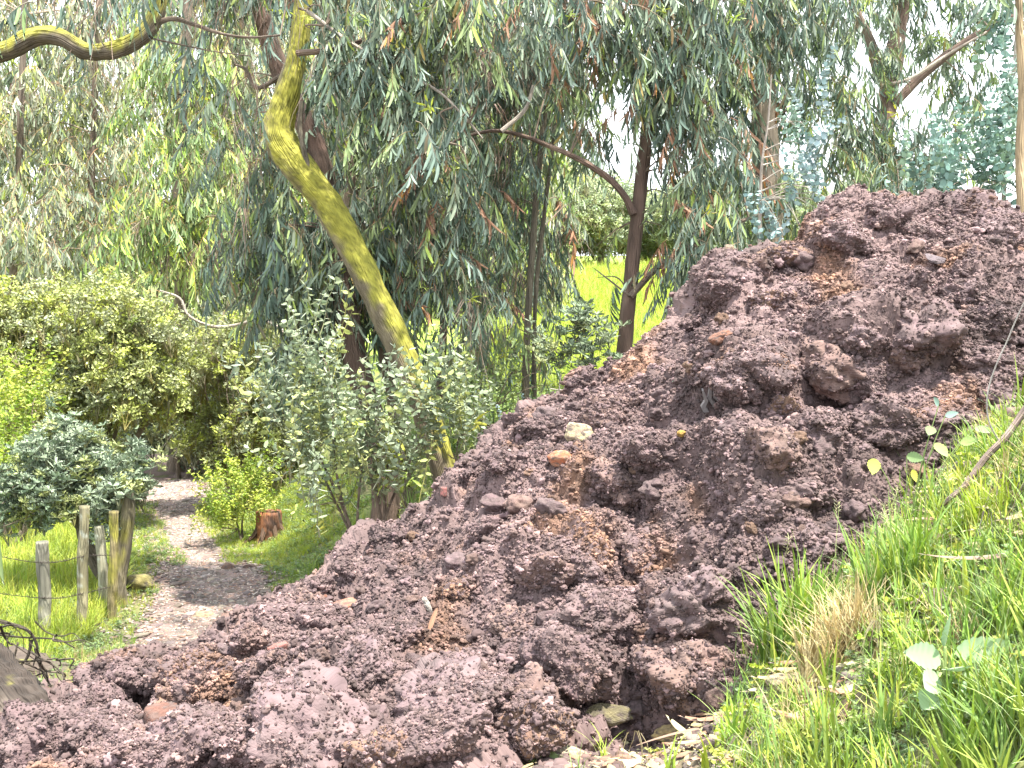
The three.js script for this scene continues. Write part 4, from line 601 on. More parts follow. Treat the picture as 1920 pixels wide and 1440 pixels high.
// the near bank on the right
const bankEdge = (px) => piece([[1000, 1425], [1330, 1350], [1380, 1290], [1440, 1190], [1500, 1110], [1580, 1020], [1650, 960], [1750, 890], [1850, 815], [1960, 730]], px);
const bank = (lo, hi) => () => { // a spot on the near ground inside the grassy part of the view
  const x = rr(0.25, 3.1), d = rr(2.6, 6.2), p = onGround(x, -d), s = project(p); if (s[0] > 2300 || s[1] > 1800) return null;
  const e = s[1] - bankEdge(s[0]); if (e < lo || e > hi) return null; if (s[0] < 1370 && R() < 0.97) return null; if (fbm(p.x * 2.2, 5, p.z * 2.2, 2) < -0.12 && R() < 0.7) return null; return { p: p.add(V3(0, -0.015, 0)) };
};
cover('bank_grass', 'lush bright green grass growing over the near bank on the right', [['tuft', 'grass', 0.08, 0.24, 0.34], ['broad', 'grass', 0.14, 0.36, 0.22], ['broad', 'meadow', 0.12, 0.3, 0.12], ['tuft', 'straw', 0.1, 0.26, 0.12], ['weed', 'lime', 0.05, 0.13, 0.12], ['weed', 'meadow', 0.06, 0.15, 0.08]], 4800, bank(0, 1200));
cover('bank_twigs', 'tangle of thin dead twigs and stalks through the bank grass', [['bare', 'straw', 0.3, 0.6, 0.6], ['bare', 'twig', 0.3, 0.6, 0.4]], 130, () => { const q = bank(30, 500)(); if (q) q.p.y += rr(0.1, 0.22); return q; }, 'twigs');
cover('bank_weeds', 'low small-leaved weeds carpeting the near bank between the grass', [['weed', 'lime', 0.045, 0.1, 0.7], ['weed', 'meadow', 0.05, 0.1, 0.3]], 2600, bank(20, 1200), 'weeds');
{ // taller clumps, each a thing of its own
  let k = 0; const G = (label, px, py, n, h, pal, spread, lean = 0) => { const o = hitGround(px, py), t = thing('grass_clump', label, 'grass', o.clone(), 'grass clumps on the near bank'); const BL = pal === 'straw' ? SPR.tuft : SPR.broad, ls = BL.map(() => []); for (let i = 0; i < n; i++) { const x = gauss() * spread, z = gauss() * spread, y = ground(o.x + x, o.z + z) - o.y - 0.01, s = h * rr(0.6, 1.1); ls[i % 6].push({ m: M4(V3(x, y, z), rr(0, 6.28), gauss() * 0.15, gauss() * 0.15 + lean, s * 0.9, s), c: tone(pal) }); } ls.forEach((l, i) => { if (l.length) inst('blades', BL[i], soft, l, t); }); };
  G('tall bright grass clump at the foot of the heap left of the dry tuft', 1480, 1235, 34, 0.55, 'grass', 0.09);
  G('dry straw-coloured grass tuft leaning at the heap foot', 1580, 1240, 40, 0.42, 'straw', 0.11);
  G('long-bladed dark green clump arching in the bottom right corner', 1900, 1380, 60, 0.34, 'grass', 0.14, 0.3);
  G('tall grass clump with upright blades halfway up the bank', 1690, 1120, 36, 0.46, 'grass', 0.12);
  G('pale fresh grass clump at the bottom edge right of the bare soil', 1500, 1420, 40, 0.2, 'meadow', 0.16);
  G('grass clump growing beneath the dead branch', 1830, 1010, 30, 0.28, 'meadow', 0.14);
  G('small upright grass sprig by the bare soil patch', 1355, 1395, 4, 0.16, 'meadow', 0.02);
  G('grass clump at the right border below the wire', 1910, 1160, 40, 0.3, 'grass', 0.16);
  G('narrow grass clump at the upper bank edge against the heap', 1640, 1000, 16, 0.34, 'meadow', 0.08);
}
{ // seed stalks
  const b0 = new GB(); R = mulberry(51); const p = smoothPts([V3(0, 0, 0), V3(0.02, 0.35, 0), V3(0.09, 0.62, 0.01)], 10); tubeInto(b0, p, p.map((_, k) => 0.0022 * (1 - k / 16)), 4, () => [0.3, 0.36, 0.12]); for (let k = 0; k < 16; k++) b0.add(leafGB(0.03, 0.006, 0.1, 2, 'sickle'), aim(V3(0.07 + 0.02 * k / 16, 0.52 + 0.1 * k / 16, 0), V3(Math.cos(k * 2), 0.7, Math.sin(k * 2)), 0, 1), [0.42, 0.4, 0.2]);
  const g = b0.geo(), m = leafM({ transmission: 0.2, clearcoat: 0 });
  [[1620, 1150, 'tallest thin seed stalk at the heap foot'], [1560, 1120, 'thin seed stalk rising left of the tallest one against the soil'], [1700, 1180, 'seed stalk leaning right above the broad-leaved weed'], [1780, 1080, 'seed stalk growing beside the dead branch'], [1860, 1240, 'seed stalk bending over at the right above the corner clump'], [1460, 1180, 'short seed stalk leaning left over the heap edge']].forEach(([x, y, l], k) => { const s = mesh('seed_stalk', g, m); s.position.copy(hitGround(x, y + 40)); s.rotation.set(gauss() * 0.15, k * 1.3, gauss() * 0.2); s.scale.setScalar(rr(0.7, 0.95)); tag(s, l, 'grass stalk', 'seed stalks on the near bank'); });
}
console.log('grass done');
// ---------------------------------------------------------------- weeds whose leaves can be picked apart
R = mulberry(5005);
function weed(name, label, foot, leaves, pal, r = 0.004) { // leaves: [px, py, d, length m, width m, direction x, y, z]
  const o = hitGround(...foot), t = thing(name, label, 'weed', o.clone());
  leaves.forEach(([px, py, dd, L, W, x, y, z, pl], k) => { const e = P(px, py, o.d || dd), m = o.clone().lerp(e, 0.6); m.y += 0.05; const b = new GB(), p = smoothPts([o, m, e], 8).map((q) => q.clone().sub(o)); tubeInto(b, p, p.map(() => r), 5, () => [0.2, 0.26, 0.09]); mesh('stalk', b.geo(), twigM, t);
    const lf = mesh('leaf', leafGB(L, W, rr(-0.08, 0.08), 14, 'serrate', 0.3, rr(0.1, 0.35)).geo(), tinted(soft, pl || pal, k), t); lf.position.copy(e).sub(o); lf.quaternion.setFromRotationMatrix(aim(V3(0, 0, 0), V3(x, y, z), rr(-0.3, 0.3), 1)); });
}
{
  const W = hitGround(1770, 1330), d = project(W)[2];
  weed('broad_leaf_weed', 'pale mint-green weed with big broad leaves on the near bank', [1770, 1330], [[1765, 1235, d, 0.17, 0.08, -1, 0.2, 0.3], [1790, 1225, d, 0.16, 0.075, 1, 0.15, 0.2], [1775, 1255, d - 0.05, 0.15, 0.075, 0.1, 0.1, 1], [1760, 1270, d - 0.05, 0.16, 0.075, -0.9, -0.05, 0.7], [1795, 1250, d, 0.15, 0.07, 0.9, -0.1, 0.7], [1772, 1212, d, 0.11, 0.06, 0.1, 0.9, 0.3], [1800, 1280, d - 0.05, 0.14, 0.08, 0.6, -0.4, 0.8], [1750, 1300, d - 0.05, 0.13, 0.07, -0.6, -0.2, 0.8]], 'mint', 0.005);
  const W2 = hitGround(1700, 1010), d2 = project(W2)[2] - 0.05;
  weed('climbing_weed', 'thin weed with heart-shaped yellow-green leaves against the dark soil', [1700, 1010], [[1640, 860, d2, 0.09, 0.06, -0.3, -0.9, 0.4, 'young'], [1700, 855, d2, 0.08, 0.05, 0.9, -0.1, 0.5, 'lime'], [1755, 830, d2, 0.09, 0.06, 0.2, -0.8, 0.5, 'lime'], [1748, 800, d2, 0.07, 0.05, -0.5, -0.6, 0.5, 'lime'], [1760, 760, d2, 0.06, 0.035, -0.7, 0.6, 0.3, 'teal'], [1772, 780, d2, 0.06, 0.035, 0.9, 0.2, 0.3, 'teal'], [1775, 885, d2, 0.09, 0.07, 0.2, -0.7, 0.7, 'young'], [1712, 880, d2, 0.06, 0.03, 0.1, -1, 0.2, 'young'], [1800, 830, d2, 0.08, 0.05, 0.9, 0.1, 0.4, 'lime'], [1830, 800, d2, 0.08, 0.05, 0.4, -0.4, 0.6, 'lime']], 'lime', 0.0022);
  const W3 = hitGround(1000, 1436), d3 = project(W3)[2];
  weed('clover_patch', 'bright green small-leaved plant at the bottom edge in front of the heap', [1000, 1436], [[970, 1415, d3, 0.05, 0.035, -0.8, 0.2, 0.5], [990, 1400, d3, 0.05, 0.035, -0.2, 0.5, 0.6], [1010, 1402, d3, 0.05, 0.035, 0.5, 0.3, 0.6], [1030, 1415, d3, 0.05, 0.035, 0.9, 0, 0.5], [1000, 1420, d3, 0.05, 0.035, 0, 0, 1], [980, 1430, d3, 0.05, 0.035, -0.5, -0.1, 0.9], [1045, 1425, d3, 0.045, 0.03, 0.7, 0.1, 0.7], [955, 1430, d3, 0.045, 0.03, -0.7, 0.1, 0.7]], 'lime', 0.002);
  const W4 = hitGround(1400, 1260), d4 = project(W4)[2];
  weed('seedling', 'small pale green seedling at the heap foot beside the rusty clod', [1400, 1260], [[1385, 1225, d4, 0.06, 0.03, -0.7, 0.5, 0.4], [1405, 1215, d4, 0.06, 0.03, 0.2, 0.8, 0.4], [1420, 1235, d4, 0.06, 0.03, 0.9, 0.2, 0.4], [1395, 1245, d4, 0.05, 0.03, -0.4, -0.1, 0.9], [1445, 1220, d4, 0.05, 0.03, 0.6, 0.3, 0.5]], 'teal', 0.002);
}
// ---------------------------------------------------------------- dead branch, wire, bark strips
{
  const dq = (x, y) => project(hitGround(x, y))[2], d = Math.min(dq(1780, 935), dq(1885, 860), dq(1925, 840)) - 0.1, t = thing('dead_branch', 'bare pinkish-grey dead branch lying over the bank at the right border', 'branch', hitGround(1745, 985));
  limb(t, 'stick', chain(d, [1735, 985, dq(1735, 985)], [1780, 935], [1805, 915], [1850, 855], [1885, 820], [1925, 765], [1980, 690]), 0.010, 0.016, bark([0.3, 0.22, 0.19]), { sides: 9, n: 40 });
  limb(t, 'fork', chain(d, [1800, 918], [1798, 960], [1802, 1000], [1806, 1060]), 0.007, 0.004, bark([0.3, 0.26, 0.22]), { sides: 7, n: 20 });
  limb(t, 'fork', chain(d, [1885, 820], [1910, 850], [1930, 900]), 0.006, 0.003, bark([0.3, 0.26, 0.22]), { sides: 7, n: 16 }); shift(t);
  const w = thing('loose_wire', 'rusty pale barbed wire hanging loose in front of the heap at the right', 'wire', P(1880, 830, d)), wp = chain(d, [1990, 480], [1925, 560], [1888, 640], [1862, 700], [1851, 745], [1853, 785], [1866, 815], [1900, 860], [1960, 900]);
  limb(w, 'strand', wp, 0.0036, 0.0036, bark([0.5, 0.46, 0.43]), { sides: 6, n: 90, wob: 0 });
  for (const q of [0.25, 0.48, 0.7]) { const c = new THREE.CatmullRomCurve3(wp).getPoint(q); limb(w, 'barb', [c.clone().add(V3(-0.02, 0.012, 0)), c, c.clone().add(V3(0.02, 0.014, 0))], 0.0016, 0.0012, bark([0.4, 0.36, 0.33]), { sides: 5, n: 4, wob: 0 }); }
  shift(w);
  const strip = (label, px, py, L, W, c, yaw, tilt) => { const b = leafGB(L, W, rr(-0.15, 0.15), 10, 'blade', rr(0.4, 0.8), rr(-0.2, 0.2)), o = hitGround(px, py), m = mesh('bark_strip', b.geo(), tinted(dry, c, Math.floor(R() * 3))); m.position.copy(o).add(V3(0, 0.05, 0)); m.rotation.set(tilt, yaw, 0, 'YXZ'); tag(m, label, 'bark strip', 'fallen bark strips on the bank'); };
  strip('whitish curled bark strip standing beside the dry grass tuft', 1640, 1240, 0.2, 0.05, 'straw', 0.6, 0.25); strip('long tan bark strip lying on the bank above the dry tuft', 1770, 1130, 0.32, 0.035, 'twig', 1.2, 1.2); strip('brown bark strip half hidden in the grass at the right border', 1900, 1060, 0.3, 0.035, 'twig', 1.4, 1.3); strip('thin grey-brown strip lying at the foot of the bank', 1310, 1385, 0.3, 0.022, 'twig', 1.7, 1.45);
}
cover('left_verge_growth', 'ragged grass and weeds around the roots at the left border', [['tuft', 'grass', 0.08, 0.2, 0.45], ['tuft', 'straw', 0.08, 0.18, 0.3], ['weed', 'lime', 0.06, 0.13, 0.25]], 1500, () => { const d = rr(5.8, 9.2), x = pathX(d) - rr(0.45, 2.4); return { p: onGround(x, -d, R() < 0.4 ? 0.1 : 0) }; });
// leaf litter
{
  const g = [leafGB(0.11, 0.026, 0.3, 4, 'sickle', 0.5, 0.2).geo(), leafGB(0.07, 0.03, -0.2, 4, 'ovate', 0.6, 0.3).geo()];
  const scatter = (name, label, n, place, pa = 'straw', pb = 'brown', sz = [0.6, 1.4]) => { const t = thing(name, label, 'leaf litter'), ls = [[], []]; t.userData.kind = 'stuff'; for (let k = 0; k < n; k++) { const p = place(); if (!p) continue; ls[k % 2].push({ m: M4(p.add(V3(0, 0.012, 0)), rr(0, 6.28), 1.5 + gauss() * 0.35, gauss() * 0.4, rr(...sz)), c: tone(R() < 0.7 ? pa : pb) }); } ls.forEach((l, k) => inst('dry_leaves', g[k], dry, l, t)); };
  scatter('bank_litter', 'dry brown leaves strewn over the bare earth at the heap foot', 3600, () => { const x = rr(-0.5, 2.2), d = rr(3.2, 5.6), p = onGround(x, -d), s = project(p); return s[1] > bankEdge(s[0]) - 25 ? p : null; });
  scatter('path_litter', 'pinkish dry leaves and chips scattered along the footpath', 12000, () => { const d = rr(5.6, 20), x = pathX(d) + gauss() * (d < 9 ? 1.3 : 0.8) - (d < 9 ? 0.4 : 0); return onGround(x, -d, 0.012); }, 'chip', 'brown', [0.35, 0.85]);
}
// ---------------------------------------------------------------- stones
R = mulberry(6006);
{
  const shapes = [0, 1, 2, 3, 4].map((s) => lumpGB(3, 700 + s, { rough: 0.3, f: 1.3, nod: 0, planes: 4, squash: [1, 0.6, 0.85] }).geo());
  const peb = thing('path_gravel', 'pale pinkish gravel and stone chips covering the footpath', 'gravel'), ls = shapes.map(() => []); peb.userData.kind = 'stuff'; const M = std({ roughness: 0.95, bumpMap: crumbTex, bumpScale: 0.006 });
  for (let k = 0; k < 20000; k++) { const d = 5.5 + Math.pow(R(), 0.9) * 15, x = pathX(d) + gauss() * 0.66, s = 0.0075 * Math.exp(Math.abs(gauss()) * 1.1), v = 0.13 + 0.34 * R() * R(); ls[k % 5].push({ m: M4(onGround(x, -d, 0.012), rr(0, 6.3), gauss() * 0.3, gauss() * 0.3, s * rr(1, 1.7), s), c: [v * 1.1, v * rr(0.82, 0.94), v * rr(0.7, 0.86)] }); }
  ls.forEach((l, k) => inst('stones', shapes[k], M, l, peb));
  const foot = thing('bank_gravel', 'small stones and earth crumbs on the bare soil before the heap', 'gravel'), fl = shapes.map(() => []); foot.userData.kind = 'stuff';
  for (let k = 0; k < 2600; k++) { const x = rr(-1.2, 1.3), d = rr(3.2, 4.9), s = 0.007 * Math.exp(Math.abs(gauss()) * 1.1), v = rr(0.1, 0.3); fl[k % 5].push({ m: M4(onGround(x, -d), rr(0, 6.3), gauss() * 0.3, gauss() * 0.3, s * rr(1, 1.6), s), c: [v * 1.06, v * 0.86, v * 0.74] }); }
  fl.forEach((l, k) => inst('stones', shapes[k], M, l, foot));
  const col = (a, b) => (x, y, z, o) => { const k = sstep(-0.2, 0.3, fbm(x * 2 + o, y * 2, z * 2, 3)), q = 1 + 0.35 * noise(x * 8 + o, y * 8, z * 8) + 0.25 * noise(x * 20, y * 20, z * 20); return [0, 1, 2].map((i) => mix(mix(a[i], b[i], k), [0.11, 0.085, 0.08][i], 0.85 * sstep(0.02, 0.3, fbm(x * 2.6 + o, y * 2.6 + 9, z * 2.6, 3))) * q * 0.8); };
  const sp = thing('spilled_soil', 'crumbs of purple-brown soil spilled from the heap over the grass edge', 'soil crumbs'), sl = shapes.map(() => []); sp.userData.kind = 'stuff';
  for (let k = 0; k < 9000; k++) { const x = rr(0.1, 3), d = rr(3.4, 6.2), p = onGround(x, -d), s = project(p), e = s[1] - bankEdge(s[0]); if (e < -40 || e > 30 + 110 * R() * R()) continue; const z = 0.008 * Math.exp(Math.abs(gauss()) * 1.2), c = SOILCOL(p.x, p.y, p.z), v = rr(0.7, 1.4); sl[k % 5].push({ m: M4(p, rr(0, 6.3), rr(0, 6), 0, z * rr(1, 1.5), z * 1.3), c: c.map((q) => q * v) }); }
  sl.forEach((l, k) => inst('crumbs', shapes[k], crumbMat, l, sp));
  let seed = 800;
  const stone = (name, label, at, r, a, b, sq, cat = 'stone', rot = [0, 0, 0], nod = 0.04, planes = 4) => { const g = lumpGB(9, seed++, { rough: 0.25, f: 1.3, nod, nf: 4, planes: cat === 'brick' ? 1 : planes, squash: sq, box: cat === 'brick' ? 1 : 0, col: col(a, b) }).geo(), m = mesh(name, g, M); m.position.copy(at); m.scale.setScalar(r); m.rotation.set(...rot); return tag(m, label, cat); };
  const H = (px, py, out = 0.02) => { const h = onHeap(px, py); return h.p.clone().addScaledVector(h.n, out); };
  stone('pale_rock', 'pale cream and yellow rock on the upper left flank of the heap', H(1082, 815), 0.1, [0.5, 0.42, 0.25], [0.4, 0.3, 0.22], [1, 0.75, 0.8]);
  stone('orange_stone', 'orange-red broken stone below the pale cream rock on the heap', H(1050, 855), 0.075, [0.5, 0.17, 0.08], [0.42, 0.25, 0.17], [1.1, 0.7, 0.7]);
  stone('ochre_pebble', 'small bright ochre pebble in the middle of the heap', H(1274, 812), 0.03, [0.6, 0.36, 0.07], [0.5, 0.3, 0.08], [1, 0.7, 0.8]);
  stone('white_stone', 'small upright white stone low on the left flank of the heap', H(793, 1138), 0.045, [0.6, 0.55, 0.48], [0.5, 0.45, 0.4], [0.45, 1.1, 0.4], 'stone', [0, 0, 0.5]);
  stone('grey_flat_stone', 'smooth grey flat stone near the top of the heap', H(1575, 455, 0.03), 0.08, [0.3, 0.26, 0.26], [0.24, 0.21, 0.21], [1, 0.3, 0.7], 'stone', [0.7, 0, -0.5], 0);
  stone('dark_flat_stone', 'purple-grey flat stone at the upper right of the heap', H(1750, 480, 0.03), 0.08, [0.18, 0.14, 0.15], [0.15, 0.12, 0.13], [1, 0.3, 0.7], 'stone', [0.6, 0, -0.1], 0);
  stone('brick_piece', 'broken red-orange brick at the left edge of the heap by the path', H(640, 1150, 0.03), 0.09, [0.4, 0.17, 0.11], [0.34, 0.19, 0.14], [1.1, 0.55, 0.7], 'brick', [0.15, 0.5, 0.12], 0.02, 8);
  stone('brick_piece', 'reddish-brown brick chunk wedged between clods in the bottom left', H(320, 1345, 0.03), 0.11, [0.16, 0.075, 0.055], [0.13, 0.08, 0.065], [1.0, 0.6, 0.75], 'brick', [0.2, 0.6, -0.15], 0.03, 8);
  stone('brick_piece', 'small brick-red fragment beside the path at the heap edge', H(590, 1118, 0.02), 0.05, [0.36, 0.15, 0.1], [0.28, 0.14, 0.1], [1.2, 0.6, 0.7], 'brick', [0, 0.3, 0.3], 0.03, 6);
  stone('brick_piece', 'pinkish-red fragment among the clods left of the heap foot', H(520, 1215, 0.02), 0.05, [0.4, 0.17, 0.15], [0.3, 0.15, 0.12], [1.2, 0.7, 0.7], 'brick', [0, 0.1, 0.2], 0.03, 6);
  stone('brick_piece', 'pink-red chip at the heap edge below the bent trunk', H(838, 922, 0.02), 0.035, [0.42, 0.16, 0.15], [0.3, 0.14, 0.12], [0.8, 1, 0.7], 'brick');
  stone('rust_clod', 'rust-orange earthy stone near the left shoulder of the heap', H(1355, 625, 0.02), 0.06, [0.26, 0.12, 0.08], [0.2, 0.11, 0.08], [1.2, 0.7, 0.8], 'clod', [0, 0, 0.3], 0.25);
  stone('tan_stone', 'tan knob of stone on the skyline of the heap', H(1358, 470, 0.03), 0.06, [0.3, 0.22, 0.15], [0.24, 0.17, 0.13], [0.7, 1, 0.7]);
  stone('tan_stone', 'rounded pinkish rock on top of the clods beside the path', H(590, 1140, 0.1), 0.12, [0.24, 0.18, 0.17], [0.2, 0.15, 0.14], [1.2, 0.7, 0.8]);
  stone('tile_piece', 'flat mossy yellow-grey slab at the bottom of the heap', H(1145, 1340, 0.0), 0.11, [0.2, 0.17, 0.09], [0.14, 0.12, 0.08], [1.1, 0.55, 0.22], 'stone', [-0.4, 0.1, 0.1], 0.01, 7);
  stone('ochre_rock', 'yellow-stained stone lodged in the clod at the heap foot', H(1262, 1262, 0.05), 0.05, [0.5, 0.33, 0.08], [0.3, 0.2, 0.12], [0.8, 1, 0.8]);
  const Gd = (px, py, up = 0.02) => hitGround(px, py).add(V3(0, up, 0));
  stone('path_stone', 'flat tan stone lying in the middle of the footpath', Gd(378, 1158), 0.1, [0.4, 0.3, 0.18], [0.34, 0.25, 0.16], [1.2, 0.5, 0.9]);
  stone('path_stone', 'dark red-brown stone on the shaded part of the path', Gd(426, 1068), 0.1, [0.18, 0.1, 0.07], [0.14, 0.09, 0.07], [1.1, 0.6, 0.8]);
  stone('path_stone', 'flat ochre stone at the near end of the footpath', Gd(332, 1250), 0.11, [0.44, 0.32, 0.16], [0.36, 0.27, 0.17], [1.3, 0.4, 0.9]);
  stone('path_stone', 'small dark stone right of the dark red-brown one on the path', Gd(470, 1066), 0.07, [0.17, 0.11, 0.09], [0.14, 0.1, 0.08], [1.2, 0.6, 0.8]);
  stone('mossy_boulder', 'yellow-topped mossy boulder on the left verge of the path', Gd(262, 1108, 0.08), 0.17, [0.3, 0.26, 0.1], [0.1, 0.09, 0.06], [1, 0.8, 0.8], 'boulder');
  stone('leaning_slab', 'tall brown slab leaning upright behind the bottom left clods', P(190, 1310, 6.4), 0.2, [0.24, 0.18, 0.14], [0.18, 0.13, 0.1], [0.6, 1.2, 0.35], 'stone', [-0.2, 0.2, -0.4]);
  stone('ground_stone', 'pale tan stone on the bare earth at the bank foot', Gd(1480, 1290), 0.075, [0.45, 0.36, 0.22], [0.36, 0.28, 0.18], [1.2, 0.4, 0.9]);
  stone('ground_stone', 'ochre flat stone among the weeds near the bottom edge', Gd(1270, 1385), 0.09, [0.45, 0.33, 0.15], [0.36, 0.27, 0.14], [1.2, 0.4, 0.9]);
  stone('ground_stone', 'brownish chipped stone in front of the heap at the bottom edge', Gd(1130, 1405), 0.06, [0.32, 0.22, 0.15], [0.26, 0.18, 0.12], [1.1, 0.6, 0.8]);
  stone('ground_stone', 'pale flat stone on the bottom edge beside the small-leaved plant', Gd(1060, 1425), 0.08, [0.42, 0.35, 0.26], [0.34, 0.27, 0.2], [1.2, 0.4, 0.8]);
  // splintered wood sticking out of the heap
  const h = onHeap(1322, 765), wd = thing('wood_shard', 'splintered grey piece of wood sticking out of the heap', 'wood', h.p.clone());
  for (const [x, y, a, L] of [[-0.04, 0, 0.15, 0.16], [0.0, 0.02, 0.3, 0.22], [0.04, 0, 0.45, 0.15]]) { const g = new THREE.BoxGeometry(0.035, L, 0.025, 1, 4, 1), p = g.attributes.position; for (let k = 0; k < p.count; k++) { const q = p.getY(k) / L + 0.5; p.setX(k, p.getX(k) * (1 - 0.7 * q) + 0.012 * Math.sin(q * 9 + x * 90)); } g.computeVertexNormals(); const m = mesh('splinter', g, new THREE.MeshStandardMaterial({ color: new THREE.Color().setRGB(0.3, 0.27, 0.27), roughness: 0.9, bumpMap: barkTex, bumpScale: 0.004 }), wd); m.position.set(x, y + 0.02, 0.03); m.rotation.set(0.5, 0, a); }
  const rl = mesh('red_leaf', leafGB(0.2, 0.025, 0.15, 7, 'sickle', 0.5, 0.1).geo(), tinted(dry, 'brown', 0)); rl.position.copy(H(808, 1158, 0.1)); rl.rotation.set(-0.3, 0.2, -0.45); tag(rl, 'long dark red dead leaf standing on the heap below the white stone', 'leaf');
}
// ---------------------------------------------------------------- fence
R = mulberry(7007);
{
  const f = thing('barbed_wire_fence', 'old wire fence of weathered mossy wooden posts beside the path', 'fence', hitGround(155, 1190)), tops = [];
  const dz = { };
  for (const [px0, px1, pyb, pyt, r, col, lab] of [[86, 79, 1192, 1015, 0.062, bark([0.2, 0.19, 0.15], { moss: () => -0.4 }), 'straight grey lichen-covered post'], [154, 158, 1192, 948, 0.052, bark([0.2, 0.18, 0.11], { moss: () => -0.22, lichen: 1 }), 'tallest post with slanted top'], [196, 186, 1150, 986, 0.056, bark([0.22, 0.21, 0.15], { moss: () => -0.3, lichen: 1 }), 'leaning lichen-crusted post'], [207, 214, 1165, 958, 0.05, bark([0.17, 0.14, 0.07], { moss: () => -0.05 }), 'split mossy post']]) {
    const o = hitGround(px0, pyb), d = project(o)[2], top = P(px1, pyt, d); o.y -= 0.15;
    const p = limb(f, 'post', [o, o.clone().lerp(top, 0.5).add(V3(rr(-0.015, 0.015), 0, 0)), top], r, r * 0.9, col, { sides: 14, n: 44, wob: 0.24 }); p.userData.label = lab; tops.push([o, top, d]);
  }
  const [a, b] = tops, far = hitGround(-260, 1230); const fd = project(far)[2];
  for (const [k, y0] of [[0.82, 1005], [0.5, 1085], [0.18, 1130]]) {
    const p0 = P(-200, y0 - 20, fd), p1 = a[0].clone().lerp(a[1], k).add(V3(0, 0, 0.07)), p2 = b[0].clone().lerp(b[1], k * 0.8).add(V3(0, 0, 0.06)), p3 = tops[3][0].clone().lerp(tops[3][1], k * 0.8).add(V3(0, 0, 0.06)), m = p0.clone().lerp(p1, 0.6); m.y -= 0.04; const cur = [p0, m, p1, p1.clone().lerp(p2, 0.5).add(V3(0, -0.02, 0)), p2, p3];
    const w = limb(f, 'wire', cur, 0.0035, 0.0035, bark([0.09, 0.07, 0.06]), { sides: 5, n: 80, wob: 0 }); const g = new GB(), c = new THREE.CatmullRomCurve3(cur); for (let i = 1; i < 26; i++) { const q = c.getPoint(i / 26); tubeInto(g, [q.clone().add(V3(-0.018, 0.016, 0)), q, q.clone().add(V3(0.018, 0.016, 0))], [0.0025, 0.003, 0.0025], 4, () => [0.09, 0.07, 0.06]); } mesh('barb', g.geo(), twigM, w);
  }
  shift(f);
  const T = tree('verge_trunk', 'mossy leaning shrub trunk standing right behind the fence posts', 'trunk', null, 11, [[222, 1098], [232, 1020], [240, 960], [236, 920]], 0.09, 0.07, bark([0.14, 0.12, 0.08], { moss: () => -0.1 }), { sides: 12, n: 24 }); finish(T);
}
{ // stump
  const o = hitGround(505, 1010), s = thing('tree_stump', 'burnt orange-brown tree stump on the right bank of the path', 'stump', o.clone()), b = new GB(), p = []; for (let k = 0; k <= 10; k++) p.push(V3(0, -0.1 + 0.5 * k / 10, 0));
  tubeInto(b, p, p.map((_, k) => 0.17 * (1 + 0.5 * Math.exp(-k * 0.7))), 22, bark([0.3, 0.12, 0.05], { patch: [0.06, 0.04, 0.035] }), 0.25, 3); mesh('trunk', b.geo(), barkMat, s);
  for (let k = 0; k < 7; k++) { const a = k * 0.9, q = [V3(Math.cos(a) * 0.13, 0.2, Math.sin(a) * 0.13), V3(Math.cos(a) * 0.24, 0.04, Math.sin(a) * 0.24), V3(Math.cos(a) * 0.42, -0.06, Math.sin(a) * 0.42)]; limb(s, 'root', q, 0.05, 0.02, bark([0.1, 0.06, 0.04]), { sides: 7, n: 8 }); }
}
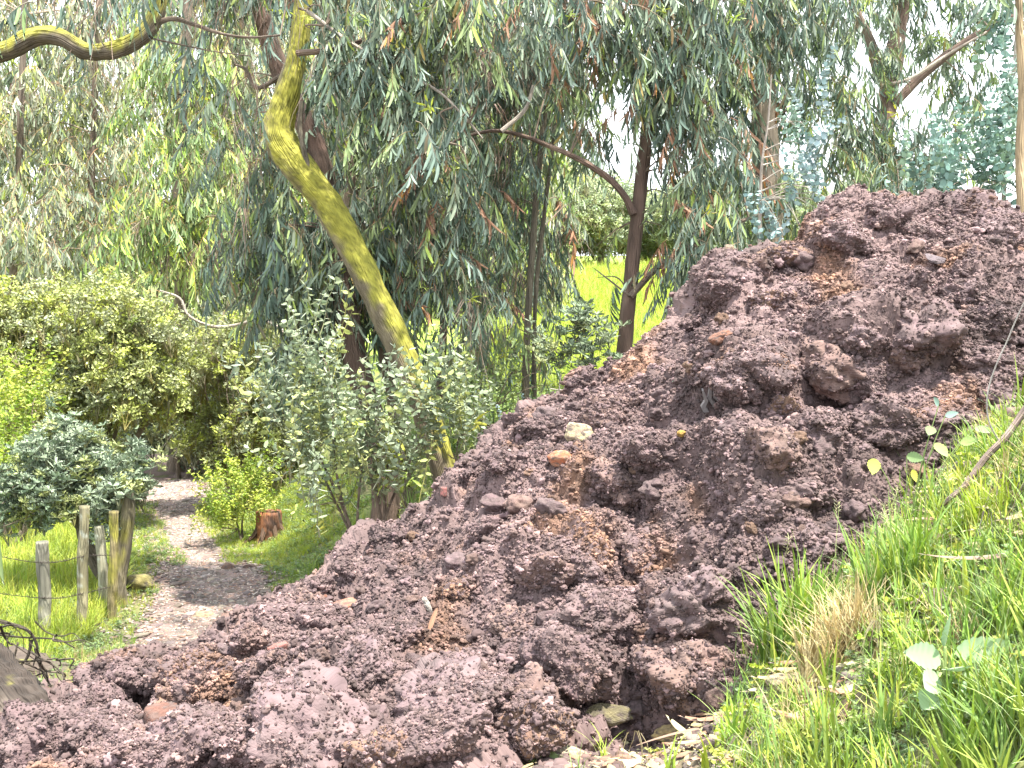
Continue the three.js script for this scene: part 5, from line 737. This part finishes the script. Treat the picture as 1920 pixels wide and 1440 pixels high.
{ // bottom left: old butt of a trunk, roots and a fallen branch
  const at = P(10, 1345, 5.9), g = ground(at.x, at.z), t = thing('old_trunk_butt', 'grey-brown barky trunk butt leaning in at the bottom left border', 'trunk', V3(at.x, g, at.z));
  limb(t, 'trunk', [P(110, 1470, 5.7), P(45, 1370, 5.85), P(-10, 1290, 5.95), P(-90, 1200, 6.1), P(-220, 1080, 6.2)], 0.2, 0.15, bark([0.04, 0.03, 0.024], { patch: [0.085, 0.068, 0.055], moss: () => -0.4 }), { sides: 44, n: 120, wob: 0.3 });
  [[[-60, 1150], [0, 1165], [55, 1185], [70, 1215], [62, 1250]], [[60, 1200], [50, 1235], [20, 1262], [-10, 1290]], [[66, 1215], [78, 1255], [95, 1285], [110, 1300]], [[-40, 1185], [40, 1195], [110, 1200], [140, 1215]]].forEach((q, k) => limb(t, 'root', q.map(([x, y]) => P(x, y, 6.9)), [0.018, 0.013, 0.011, 0.008][k], 0.004, bark([0.07, 0.055, 0.04], { moss: () => -0.3 }), { sides: 8, n: 30, wob: 0.4 }));
  for (let k = 0; k < 16; k++) { let x = rr(-40, 110), y = rr(1160, 1250); const q = []; for (let j = 0; j < 6; j++) { q.push(P(x, y, rr(6.5, 6.8))); x += rr(-8, 34); y += rr(-6, 26); } limb(t, 'root', q, rr(0.004, 0.009), 0.002, bark(k % 3 ? [0.09, 0.07, 0.05] : [0.22, 0.18, 0.13]), { sides: 6, n: 22, wob: 0.3 }); }
  shift(t);
  const m = thing('mossy_bank', 'dark mossy earth bank under the roots at the left border', 'earth bank', hitGround(60, 1300)), q = mesh('earth', lumpGB(20, 950, { rough: 0.35, f: 1.4, nod: 0.16, nf: 4, col: (x, y, z) => { const k = sstep(0.12, 0.35, fbm(x * 4, y * 4, z * 4, 4)), n = 1 + 0.5 * noise(x * 14, y * 14, z * 14); return [mix(0.07, 0.14, k) * n, mix(0.052, 0.14, k) * n, mix(0.04, 0.03, k) * n]; } }).geo(), std({ bumpMap: crumbTex, bumpScale: 0.02 }), m); q.scale.set(0.7, 0.3, 0.5); q.position.set(-0.4, -0.1, -0.2);
  const l = thing('fallen_limb', 'pale mossy fallen limb end in the bottom left corner', 'branch', P(10, 1420, 5.1)); limb(l, 'stick', [P(-120, 1380, 5.2), P(-20, 1385, 5.1), P(15, 1392, 5.05), P(30, 1425, 5.0), P(20, 1480, 4.95)], 0.035, 0.03, bark([0.3, 0.25, 0.2], { moss: (a, b) => -0.2 + 0.3 * b }), { sides: 10, n: 30 }); shift(l);
  const hb = mesh('hanging_leaf', leafGB(0.32, 0.035, 0.12, 10, 'sickle', 0.4, 0.05).geo(), tinted(soft, 'lime', 3)); hb.position.copy(P(-4, 1000, 6)); tag(hb, 'single long green leaf hanging at the left border before the fence', 'leaf');
}
{ let n = 0; scene.traverse((o) => { if (o.isMesh && !o.isInstancedMesh) n += (o.geometry.index ? o.geometry.index.count : o.geometry.attributes.position.count) / 3; }); console.log('triangles', n); }
renderer.render(scene, camera);
